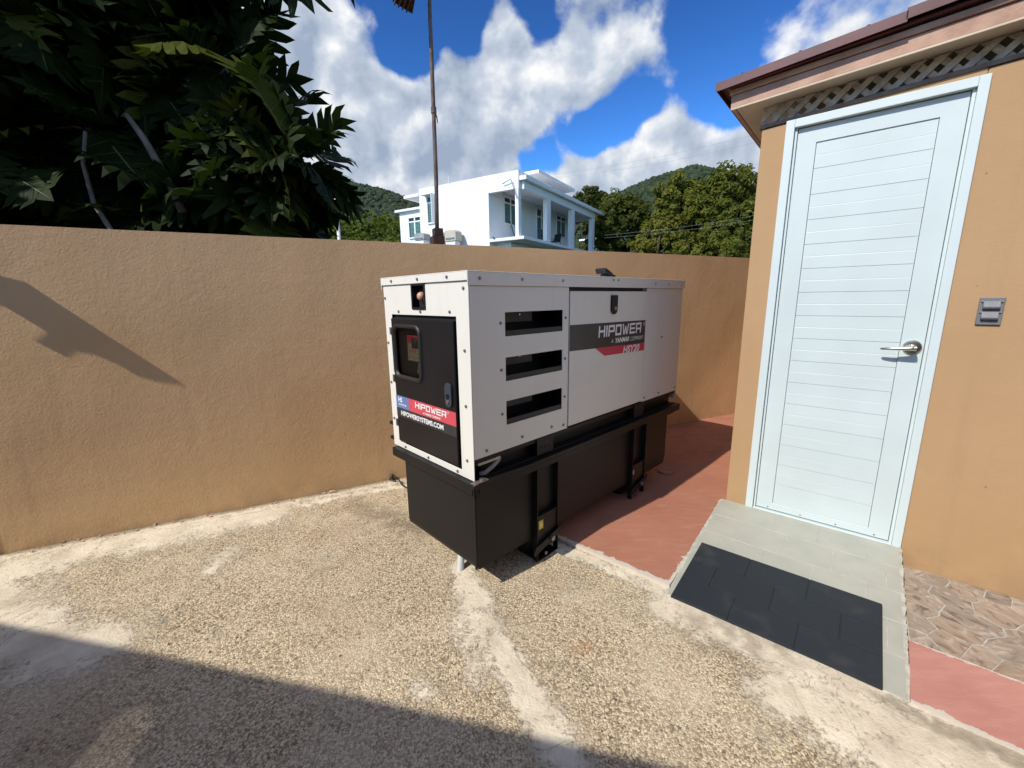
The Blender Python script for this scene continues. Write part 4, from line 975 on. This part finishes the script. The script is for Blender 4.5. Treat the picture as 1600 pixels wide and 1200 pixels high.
for m_, k in leaves[300:] + hid:
    me = LEAVES[k]; mm = inv @ m_
    mb.add([mm @ v.co for v in me.vertices], [tuple(p.vertices) for p in me.polygons]); mi += [p.material_index for p in me.polygons]
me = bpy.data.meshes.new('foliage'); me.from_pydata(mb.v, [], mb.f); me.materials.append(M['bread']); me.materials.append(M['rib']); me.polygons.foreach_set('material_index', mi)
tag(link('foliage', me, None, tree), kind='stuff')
def curve_pts(a, b, bow, n_=7):
    a, b, bow = Vector(a), Vector(b), Vector(bow); return [a.lerp(b, i / n_) + bow * math.sin(math.pi * i / n_) for i in range(n_ + 1)]
T0 = Vector((0, 0, 0)); off_t = Vector((-4.9, 5.6, 0))
MB().tube([(0, 0, -.1), (.03, .02, 1.0), (-.05, 0, 2.0), (.05, -.1, 3.2), (-.2, -.1, 4.6)], [.20, .17, .15, .11, .07], 12).build('trunk', M['bark'], tree, smooth=True)
limbs = [((-.0, 0, 1.8), (2.5, -1.1, .75), (.2, 0, .45), .05), ((0, 0, 1.6), (2.0, -.9, 1.0), (0, 0, -.15), .05), ((-.03, 0, 2.2), (1.3, -1.2, 1.5), (0, 0, .3), .06), ((.0, 0, 2.6), (1.6, -.6, 3.9), (0, 0, -.3), .06), ((0, 0, 2), (-.6, -1.5, 3.2), (0, -.2, .2), .05),
         ((0, 0, 3), (-2.4, -2, 5), (0, 0, .3), .07), ((.02, -.02, 3), (1.2, -.7, 4.2), (0, 0, .2), .05), ((0, 0, 3.0), (2.7, -1.2, 4.5), (0, 0, .5), .045)]
for a, b, bow, r_ in limbs:
    pts = curve_pts(a, b, bow); MB().tube(pts, [r_ * (1 - .75 * i / 7) for i in range(8)], 8).build('limb', M['bark'], tree, smooth=True)
tw_ = MB()
for p, c_ in tips:
    q = p - off_t; back_ = (Vector(c_) - p); back_ = back_.normalized() if back_.length > .01 else Vector((0, 0, -1))
    tw_.tube([q, q + back_ * .18 + Vector((0, 0, -.06)), q + back_ * .42 + Vector((0, 0, -.2))], [.010, .012, .016], 5)
tag(tw_.build('twigs', M['bark'], tree, smooth=True), kind='stuff')
# two pale bare shoots seen through the leaves
def tl(x, y, z): return Vector((x, y, z)) - off_t
MB().tube([tl(-3.25, 3.75, 1.6), tl(-3.42, 3.78, 1.95), tl(-3.55, 3.8, 2.2), tl(-3.57, 3.8, 2.5), tl(-3.5, 3.8, 2.75)], [.022, .021, .019, .016, .012], 8).build('shoot', M['bark'], tree, smooth=True)
MB().tube([tl(-2.95, 4.0, 2.15), tl(-3.05, 4.0, 2.45), tl(-3.18, 4.0, 2.75), tl(-3.3, 4.0, 2.95)], [.034, .032, .028, .02], 8).build('shoot', M['bark'], tree, smooth=True)

# leafy trees and scrub built of many leaf sized faces -----------------------
M['tree_a'] = leaf_mat('tree_leaf_dark', (.030, .046, .011), (.115, .125, .024), .3, .6)
M['tree_b'] = leaf_mat('tree_leaf_yellow', (.062, .078, .012), (.225, .215, .036), .32, .6)
M['scrub'] = leaf_mat('scrub_leaf', (.06, .10, .016), (.19, .22, .04), .3, .6)
def leaf_cloud(mb, rn, c_, r_, clumps, per, size, hollow=.55):
    for _ in range(clumps):
        while True:
            p = Vector((rn.uniform(-1, 1), rn.uniform(-1, 1), rn.uniform(-.75, 1)))
            if hollow < p.length < 1.0: break
        wob = 1 + .22 * noise.noise(p * 2.3 + Vector(c_))
        ctr = Vector(c_) + Vector((p.x * r_[0], p.y * r_[1], p.z * r_[2])) * wob
        cr_ = rn.uniform(.09, .2) * (r_[0] + r_[2]) * .5
        for _ in range(per):
            d = Vector((rn.gauss(0, 1), rn.gauss(0, 1), rn.gauss(0, .8))).normalized() * cr_ * rn.uniform(.4, 1) ** .5
            q = ctr + d; nrm2 = (d.normalized() + p.normalized() * .6 + Vector((rn.gauss(0, .5), rn.gauss(0, .5), rn.gauss(0, .5) + .3))).normalized()
            a = nrm2.orthogonal().normalized(); a = Matrix.Rotation(rn.uniform(0, 6.28), 3, nrm2) @ a; b = nrm2.cross(a)
            s1 = size * rn.uniform(.6, 1.25); s2 = s1 * .48
            o = len(mb.v); mb.v += [tuple(q - a * s1 * .5), tuple(q + b * s2 * .5 + nrm2 * s1 * .05), tuple(q + a * s1 * .5 - nrm2 * s1 * .08), tuple(q - b * s2 * .5 + nrm2 * s1 * .05)]
            mb.f.append((o, o + 1, o + 2, o + 3))
def leafy_tree(name, label, x, y, top, r_, material, seed, clumps=150, per=46, size=.34, group='trees beyond the wall', lobes=3, base=None):
    rn = random.Random(seed); g = terrain_h(x, y) - .2
    t_ = empty(name, (x, y, g)); tag(t_, label, 'tree', group)
    hgt = top - g; mb = MB()
    leaf_cloud(mb, rn, (0, 0, hgt - r_[2] * 1.02), r_, clumps, per, size)
    for _ in range(lobes):
        a = rn.uniform(0, 6.28); k = rn.uniform(.45, .62)
        leaf_cloud(mb, rn, (math.cos(a) * r_[0] * .7, math.sin(a) * r_[1] * .7, hgt - r_[2] * rn.uniform(.7, 1.7)), tuple(q * k for q in r_), int(clumps * .34), per, size)
    me = bpy.data.meshes.new('crown'); me.from_pydata(mb.v, [], mb.f); link('crown', me, material, t_)
    tr = MB(); tr.tube([(0, 0, -.2), (.1, 0, hgt * .25), (-.05, .1, hgt * .5), (.1, 0, hgt * .85)], [.22, .17, .12, .04], 9); tr.build('trunk', M['bark2'], t_, smooth=True)
    for _ in range(5):
        a = rn.uniform(0, 6.28); h0 = hgt * rn.uniform(.25, .5)
        pts = curve_pts((0, 0, h0), (math.cos(a) * r_[0] * .8, math.sin(a) * r_[1] * .8, h0 + hgt * rn.uniform(.15, .4)), (0, 0, -.3)); MB().tube(pts, [.09 * (1 - .8 * i / 7) for i in range(8)], 6).build('limb', M['bark2'], t_, smooth=True)
    return t_
leafy_tree('broadleaf_tree', 'dark green bushy tree beside the porch of the white house', 9.0, 36, 9.9, (2.5, 2.3, 2.6), M['tree_a'], 3, 170)
leafy_tree('broadleaf_tree', 'tall yellow green tree touching the corner of the tan building', 15.0, 30, 10.0, (2.5, 2.4, 2.7), M['tree_b'], 4, 200)
leafy_tree('broadleaf_tree', 'round yellow green tree in front of the right hilltop', 12.2, 32, 9.9, (1.9, 2.2, 2.5), M['tree_b'], 5, 160)
leafy_tree('broadleaf_tree', 'small loose dark tree rising just over the porch roof end', 8.0, 44, 12.1, (1.9, 1.8, 1.8), M['tree_a'], 6, 100)
leafy_tree('broadleaf_tree', 'low green tree filling the gap between the two right trees', 10.6, 31, 6.9, (1.9, 1.8, 1.8), M['tree_b'], 8, 130)
leafy_tree('broadleaf_tree', 'low bright shrub like tree just above the wall at right', 12.0, 26, 5.2, (2.1, 1.6, 1.4), M['tree_b'], 9, 130, size=.28)
leafy_tree('broadleaf_tree', 'dark low tree under the tall yellow green tree at right', 14.2, 27.5, 6.0, (1.7, 1.6, 1.7), M['tree_a'], 10, 110, size=.3)
leafy_tree('broadleaf_tree', 'dark leafy tree seen through the open end of the porch', 8.6, 42, 7.2, (2.2, 1.6, 2.0), M['tree_a'], 12, 110)
leafy_tree('broadleaf_tree', 'green tree mostly hidden by the tan building', 18.5, 31, 8.8, (2.4, 2.3, 2.4), M['tree_b'], 13, 120)
# scrub on the slope behind the breadfruit tree
mb = MB(); rn = random.Random(21)
for _ in range(150):
    y = rn.uniform(40, 66); x = rn.uniform(-.62, -.12) * y; r_ = rn.uniform(.8, 1.6)
    leaf_cloud(mb, rn, (x, y, terrain_h(x, y) + r_ * .55), (r_ * 1.25, r_ * 1.25, r_), 16, 22, .5, .3)
me = bpy.data.meshes.new('scrub'); me.from_pydata(mb.v, [], mb.f); sc_ = link('scrub', me, M['scrub']); tag(sc_, 'sunlit green scrub on the slope behind the dark tree', 'scrub', kind='stuff')
# forest on the hills
ico = bmesh.new(); bmesh.ops.create_icosphere(ico, subdivisions=1, radius=1); IV = [v.co.copy() for v in ico.verts]; IF = [tuple(v.index for v in f.verts) for f in ico.faces]; ico.free()
mb = MB(); rn = random.Random(31)
def forest(n_, xr, yr):
    for _ in range(n_):
        t = rn.random(); y = yr[0] + (yr[1] - yr[0]) * t; x = rn.uniform(*xr) * y
        z = terrain_h(x, y); r_ = rn.uniform(2.2, 4.2) * (1 if y > 200 else .7); sd_ = rn.uniform(0, 99)
        vs = []
        for v in IV:
            k = 1 + .7 * noise.noise(v * 2.6 + Vector((sd_, 0, 0)))
            vs.append((x + v.x * r_ * k, y + v.y * r_ * k, z + r_ * .25 + v.z * r_ * .95 * k))
        mb.add(vs, IF)
forest(5200, (-.46, -.12), (430, 850)); forest(5200, (.12, .50), (430, 850)); forest(500, (-.12, .14), (600, 850)); forest(2600, (-.5, -.1), (110, 440)); forest(900, (.1, .55), (200, 440))
me = bpy.data.meshes.new('forest'); me.from_pydata(mb.v, [], mb.f)
s = NT('forest_green'); ge = s.n('ShaderNodeNewGeometry').outputs['Random Per Island']
c_ = s.ramp(ge, [(0, (.018, .036, .012)), (.5, (.035, .060, .018)), (1, (.070, .095, .028))])
c_ = s.mix(s.mr(s.noise(.6, 6, .7), .35, .65), s.mix(.5, c_, (.008, .016, .006)), c_)
M['forest'] = s.done(c_, .9, s.bump(s.noise(.9, 5, .75), 1, 2.0))
fo = link('forest', me, M['forest']); tag(fo, 'dense forest covering the distant hills', 'forest', kind='stuff')

# ------------------------------------------------------------------ white house on the slope
HP = Vector((.7696, 24.0, 0)); house = empty('white_house', (HP.x, HP.y, 0), R(58.5)); tag(house, 'white flat roofed house with columned porch on the slope', 'house')
# local frame: x along the porch side (away to the right), y along the other face (away to the left), z up
FLZ = 4.72
def hbox(name, x0, x1, y0, y1, z0, z1, m_=None, bev=.015, par=None): return MB().box(x0, x1, y0, y1, z0, z1).build(name, m_ or M['housewhite'], par or house, bev)
hbox('wall', .0, 11.6, 2.30, 7.55, 1.5, 7.60, bev=0)                                     # main block
hbox('parapet', 0, 4.0, .33, 7.55, 7.6005, 8.12, bev=0)
hbox('lintel', 0, .25, .33, 2.2995, 7.20, 7.60, bev=0)
hbox('porch_slab', -.06, 11.4, -.02, 2.298, 4.55, FLZ)
hbox('porch_roof', .06, 12.6, -.12, .328, 7.604, 7.83); hbox('porch_ceiling', .252, 11.6, .43, 2.298, 7.55, 7.599)
hbox('porch_beam', .252, 11.1, .12, .42, 7.18, 7.60)
for i, x in enumerate((.0, 3.05, 6.75, 10.6)): hbox('column', x, x + (.50 if i else .30), .125 if i else .34, .415 if i else .56, FLZ + .002, 7.179 if i else 7.198)
hbox('porch_end_beam', 11.0, 11.3, .425, 2.298, 7.14, 7.6)
hbox('undercroft_wall', .6, 10.8, 1.2, 2.296, 1.5, 4.548)
hbox('undercroft_wall', .5, .8, 2.31, 7.5, 1.4, 1.49)
# raised roof box and its slab
hbox('roof_box', 5.0, 9.6, 2.6, 6.2, 7.602, 9.1); hbox('roof_slab', 4.3, 10.1, 1.35, 6.6, 9.102, 9.30)
# left lower wing and canopy
hbox('wing_wall', .25, 5, 7.552, 9.62, 1.5, 6.98); hbox('wing_roof', .05, 5.2, 7.553, 9.85, 6.982, 7.13)
hbox('canopy', -.05, 2.5, 7.553, 8.85, 7.70, 7.88)
def shutter_window(x0, x1, z0, z1, plane, axis_='x', pairs=2, door_=False):
    """framed opening with louvred leaves. axis x: on a face y = plane (towards -y); axis y: on a face x = plane (towards -x)"""
    P = (lambda a, d, z: (a, plane - d, z)) if axis_ == 'x' else (lambda a, d, z: (plane - d, a, z))
    def bx(mb, a0, a1, d0, d1, z0_, z1_):
        p, q = P(a0, d0, z0_), P(a1, d1, z1_); mb.box(min(p[0], q[0]), max(p[0], q[0]), min(p[1], q[1]), max(p[1], q[1]), z0_, z1_)
    f_ = MB(); fw = .07
    bx(f_, x0 - fw, x0, .002, .07, z0 - fw, z1 + fw); bx(f_, x1, x1 + fw, .002, .07, z0 - fw, z1 + fw); bx(f_, x0, x1, .002, .07, z1, z1 + fw); bx(f_, x0, x1, .002, .09, z0 - fw, z0)
    wdt = (x1 - x0) / pairs
    for i in range(1, pairs): bx(f_, x0 + i * wdt - .05, x0 + i * wdt + .05, .002, .06, z0, z1)
    zt = z1 - (z1 - z0) * .2
    bx(f_, x0, x1, .002, .05, zt - .04, zt + .04) if pairs == 1 else [bx(f_, x0 + i * wdt + (.051 if i else 0), x0 + (i + 1) * wdt - (.051 if i < pairs - 1 else 0), .002, .05, zt - .04, zt + .04) for i in range(pairs)]
    fo_ = f_.build('door_frame' if door_ else 'window', M['housewhite'], house)
    g_ = MB(); bx(g_, x0, x1, .001, .010, z0, z1); g_.build('pane', M['glass'], fo_)
    l_ = MB(); n_ = max(8, int((zt - z0) / .085))
    for i in range(pairs):
        for k in range(n_):
            z = z0 + (zt - .05 - z0) * (k + .15) / n_; bx(l_, x0 + i * wdt + .06, x0 + (i + 1) * wdt - .06, .014, .034, z, z + (zt - z0) / n_ * .62)
    l_.build('louvre_blades', M['shutter'], fo_)
shutter_window(1.6, 3.05, 5.85, 7.3, 2.30); shutter_window(5.75, 7.1, FLZ + .3, 7.3, 2.30, door_=True); shutter_window(8.9, 10.4, 5.95, 7.35, 2.30)
shutter_window(6.45, 6.85, 6.05, 7.52, 0.0, 'y', 1); shutter_window(7.75, 8.75, 5.35, 6.55, .25, 'y', 2)
hbox('window_hood', -.45, -.005, 6.25, 7.05, 7.60, 7.68); hbox('window_fin', -.42, -.005, 6.20, 6.249, 6.0, 7.68)
MB().tube([(-.1, 5.06, 8.12), (-.1, 5.06, 8.46)], .02, 6).build('roof_vent_pipe', M['housewhite'], house)
MB().tube([(-.1, 1.3, 7.52), (-.16, .72, 7.68), (-.12, .35, 6.65)], .022, 6).build('bent_rod', M['rust'], house)
MB().tube([(-.09, 2.0, 4.80), (-.09, 1.9, 4.73)], .05, 8).build('spout', M['rust'], house)
# things around the house
def patio_chair(px_, label, rot):
    c_ = empty('patio_chair', house.matrix_world @ Vector((0, 0, 0)), 0)
    wv = Matrix.Translation(HP) @ Matrix.Rotation(R(58.5), 4, 'Z') @ Vector((px_[0], px_[1], FLZ))
    c_.location = wv; c_.rotation_euler = (0, 0, R(58.5) + rot); tag(c_, label, 'chair', 'chairs on the porch')
    MB().hexa([(-.27, -.27, .36), (.27, -.27, .38), (.27, .27, .38), (-.27, .27, .36), (-.27, -.27, .40), (.27, -.27, .42), (.27, .27, .42), (-.27, .27, .40)]).build('seat', M['plasticblack'], c_, .01)
    MB().hexa([(-.30, -.26, .40), (-.26, -.26, .40), (-.26, .26, .40), (-.30, .26, .40), (-.52, -.24, .92), (-.48, -.24, .93), (-.48, .24, .93), (-.52, .24, .92)]).build('backrest', M['plasticblack'], c_, .01)
    for sx in (-.24, .24):
        for sy in (-.25, .25): MB().tube([(sx, sy, .37), (sx * 1.15, sy * 1.1, 0)], .022, 6).build('leg', M['plasticblack'], c_)
    for sy in (-.28, .28): MB().box(-.32, .26, sy - .025, sy + .025, .58, .61).build('armrest', M['plasticblack'], c_)
patio_chair((4.6, 1.0), 'black patio chair beside the second column of the porch', R(20)); patio_chair((6.0, 1.0), 'black patio chair beside the third column of the porch', R(180))
def hw(x, y, z): return Matrix.Translation(HP) @ Matrix.Rotation(R(58.5), 4, 'Z') @ Vector((x, y, z))
br_ = MB(); br_.tube([hw(2.6, 2.0, FLZ), hw(2.2, 2.26, FLZ + 1.3)], .025, 6); tag(br_.build('broom_stick', M['plasticblack']), 'dark stick leaning on the porch wall by the door', 'stick')
def ubox(x, y, z, sx, sy, sz, label, m_):
    o = MB(); o.prism([(-sx, -sy, 0), (sx, -sy, 0), (sx, -sy, sz * .8), (sx * .7, -sy, sz), (-sx * .8, -sy, sz), (-sx, -sy, sz * .85)], (0, 2 * sy, 0))
    ob = o.build('utility_box', m_, None, .02); ob.location = hw(x, y, z); ob.rotation_euler = (0, 0, R(58.5 - 90)); tag(ob, label, 'box')
    MB().box(-sx * .8, sx * .8, -sy - .02, -sy - .002, sz * .15, sz * .3).build('grille', M['cover'], ob)
    MB().box(-sx * .75, sx * .75, -sy * .8, sy * .8, -1.2, -.002).build('stand', M['housewhite'], ob)
ubox(-.5, 4.55, 4.72, .42, .3, .62, 'larger beige utility box in front of the white house wall', M['beige']); ubox(-.6, 5.4, 4.78, .2, .3, .52, 'narrow beige utility box next to the lamp post base', M['beige']); ubox(-.6, 6.9, 4.95, .4, .3, .4, 'grey utility box below the tall shuttered window', M['greyroof'])
# pale blue house behind the porch end
bh = empty('blue_house', (11.2, 52, terrain_h(11.2, 52)), R(50)); tag(bh, 'small blue house glimpsed through the end of the porch', 'house')
MB().box(-1.6, 1.6, -2, 2, -1.5, 2.6).build('wall', M['bluehouse'], bh); MB().box(-1.9, 1.9, -2.3, 2.3, 2.602, 2.8).build('roof', M['housewhite'], bh); MB().box(-.7, .4, -2.06, -2.002, .9, 1.9).build('window', M['glass'], bh)
# overhead wires
def wire(a, b, sag, label):
    pts = curve_pts(a, b, (0, 0, -sag), 24); o = MB(); o.tube(pts, .0042, 5); tag(o.build('overhead_wire', M['greyroof']), label, 'wire', 'overhead wires')
wire((14.5, 20, 9.1), (2.6, 27, 8.6), .25, 'upper of the two thin wires across the sky at right'); wire((14.5, 20, 8.75), (2.6, 27, 8.4), .3, 'lower of the two thin wires across the sky at right')
wire((15.5, 22, 5.85), (5.5, 25.5, 4.9), .2, 'upper thin wire in front of the right trees'); wire((15.5, 22, 5.6), (5.5, 25.5, 4.75), .2, 'lower thin wire in front of the right trees')

# ------------------------------------------------------------------ veranda behind the photographer, whose roof shades the foreground
def back(p, z): # point of a roof at height z whose shadow falls on p
    t = (z - p[2]) / -sun_dir.z; return Vector(p) - sun_dir * t
ver = empty('veranda', (0, -2, 0)); tag(ver, 'veranda behind the photographer whose roof shades the foreground', 'veranda')
def g3(px, py): q = gpt(px, py); return (q.x, q.y, 0)
def w3(px, py):
    d = view_dir(px, py); o_ = Vector((0, 0, CAM_H)); t = (WL0 - o_).dot(WNOR) / d.dot(WNOR); return o_ + d * t
def roof_poly(name, outer, holes, z, th, m_):
    loops = [[Vector((p[0], p[1], z)) for p in outer]] + [[Vector((p[0], p[1], z)) for p in h] for h in holes]
    tris = tessellate_polygon(loops); flat = [p for l in loops for p in l]; n_ = len(flat)
    mb = MB(); mb.v = [tuple(p) for p in flat] + [(p.x, p.y, p.z + th) for p in flat]
    mb.f = [tuple(t) for t in tris] + [tuple(i + n_ for i in t)[::-1] for t in tris]
    o = 0
    for l in loops:
        k = len(l)
        for i in range(k): mb.f.append((o + i, o + (i + 1) % k, n_ + o + (i + 1) % k, n_ + o + i))
        o += k
    ob = mb.build(name, m_); ob.parent = ver; ob.location = (0, 2, 0); return ob
RZ = 2.4
ea, eb = back(g3(0, 980), RZ), back(g3(500, 1083), RZ); ec = back(g3(1000, 1197), RZ)
dl, dr_ = (ea - eb).normalized(), (ec - eb).normalized()
outer = [ea + dl * 4.5, ea, eb, ec, ec + dr_ * 4.5, ec + dr_ * 4.5 + Vector((-.7, -3.2, 0)), ea + dl * 4.5 + Vector((-.7, -3.2, 0))]
hole = [back(g3(*q), RZ) for q in ((80, 1230), (112, 1180), (150, 1135), (190, 1112), (232, 1100), (238, 1125), (215, 1165), (190, 1235))]  # opening shaped so that a patch of light falls on the ground
roof_poly('veranda_roof', [p.xy for p in outer], [[p.xy for p in hole]], RZ, .025, M['soffit'])
AZ_ = 1.76
arm = [back(w3(*q), AZ_) for q in ((-200, 372), (0, 432), (35, 441), (145, 512), (287, 603), (250, 598), (215, 588), (193, 574), (160, 560), (128, 553), (112, 562), (58, 535), (75, 526), (76, 520), (0, 475), (-200, 440))]
roof_poly('shadow_caster_strip', [p.xy for p in arm], [], AZ_, .012, M['soffit'])  # unseen made-up strip, outlined to cast the pointed shadow on the wall
MB().box(arm[-1].x - .05, arm[-1].x + .01, arm[-1].y + 1.96, arm[-1].y + 2.02, 0, AZ_ - .002).build('caster_post', M['rust'], ver)  # added post that carries the unseen shadow-casting strip
hx0, hx1, hy0, hy1 = min(p.x for p in hole), max(p.x for p in hole), min(p.y for p in hole), max(p.y for p in hole); k = 0
while hx0 + k * .036 < hx1:
    MB().box(hx0 + k * .036, hx0 + k * .036 + .023, hy0 - .03 + 2, hy1 + .03 + 2, RZ - .012, RZ - .002).build('dimming_slat', M['soffit'], ver); k += 1  # unseen slats added under the opening to dim its light patch
MB().box(-9, 6, -1.9, -1.75, 0, 2.39).build('wall', M['bwall'], ver)
rp = [outer[0], outer[4]]; bk_ = Vector((-.7, -3.2, 0))
upz = Vector((0, 2, .03))
q = MB(); A_, B_ = outer[0] + upz + bk_ * .4, outer[4] + upz + bk_ * .4
q.hexa([A_ + Vector((0, -.05, 0)), B_ + Vector((0, -.05, 0)), B_ + bk_ * 2 + Vector((0, 0, 3.0)), A_ + bk_ * 2 + Vector((0, 0, 3.0)), A_ + Vector((0, -.05, .06)), B_ + Vector((0, -.05, .06)), B_ + bk_ * 2 + Vector((0, 0, 3.06)), A_ + bk_ * 2 + Vector((0, 0, 3.06))])
q.build('sky_block_roof', M['roofmetal'], ver)  # unseen pitched roof, added to block sky light and deepen foreground shade
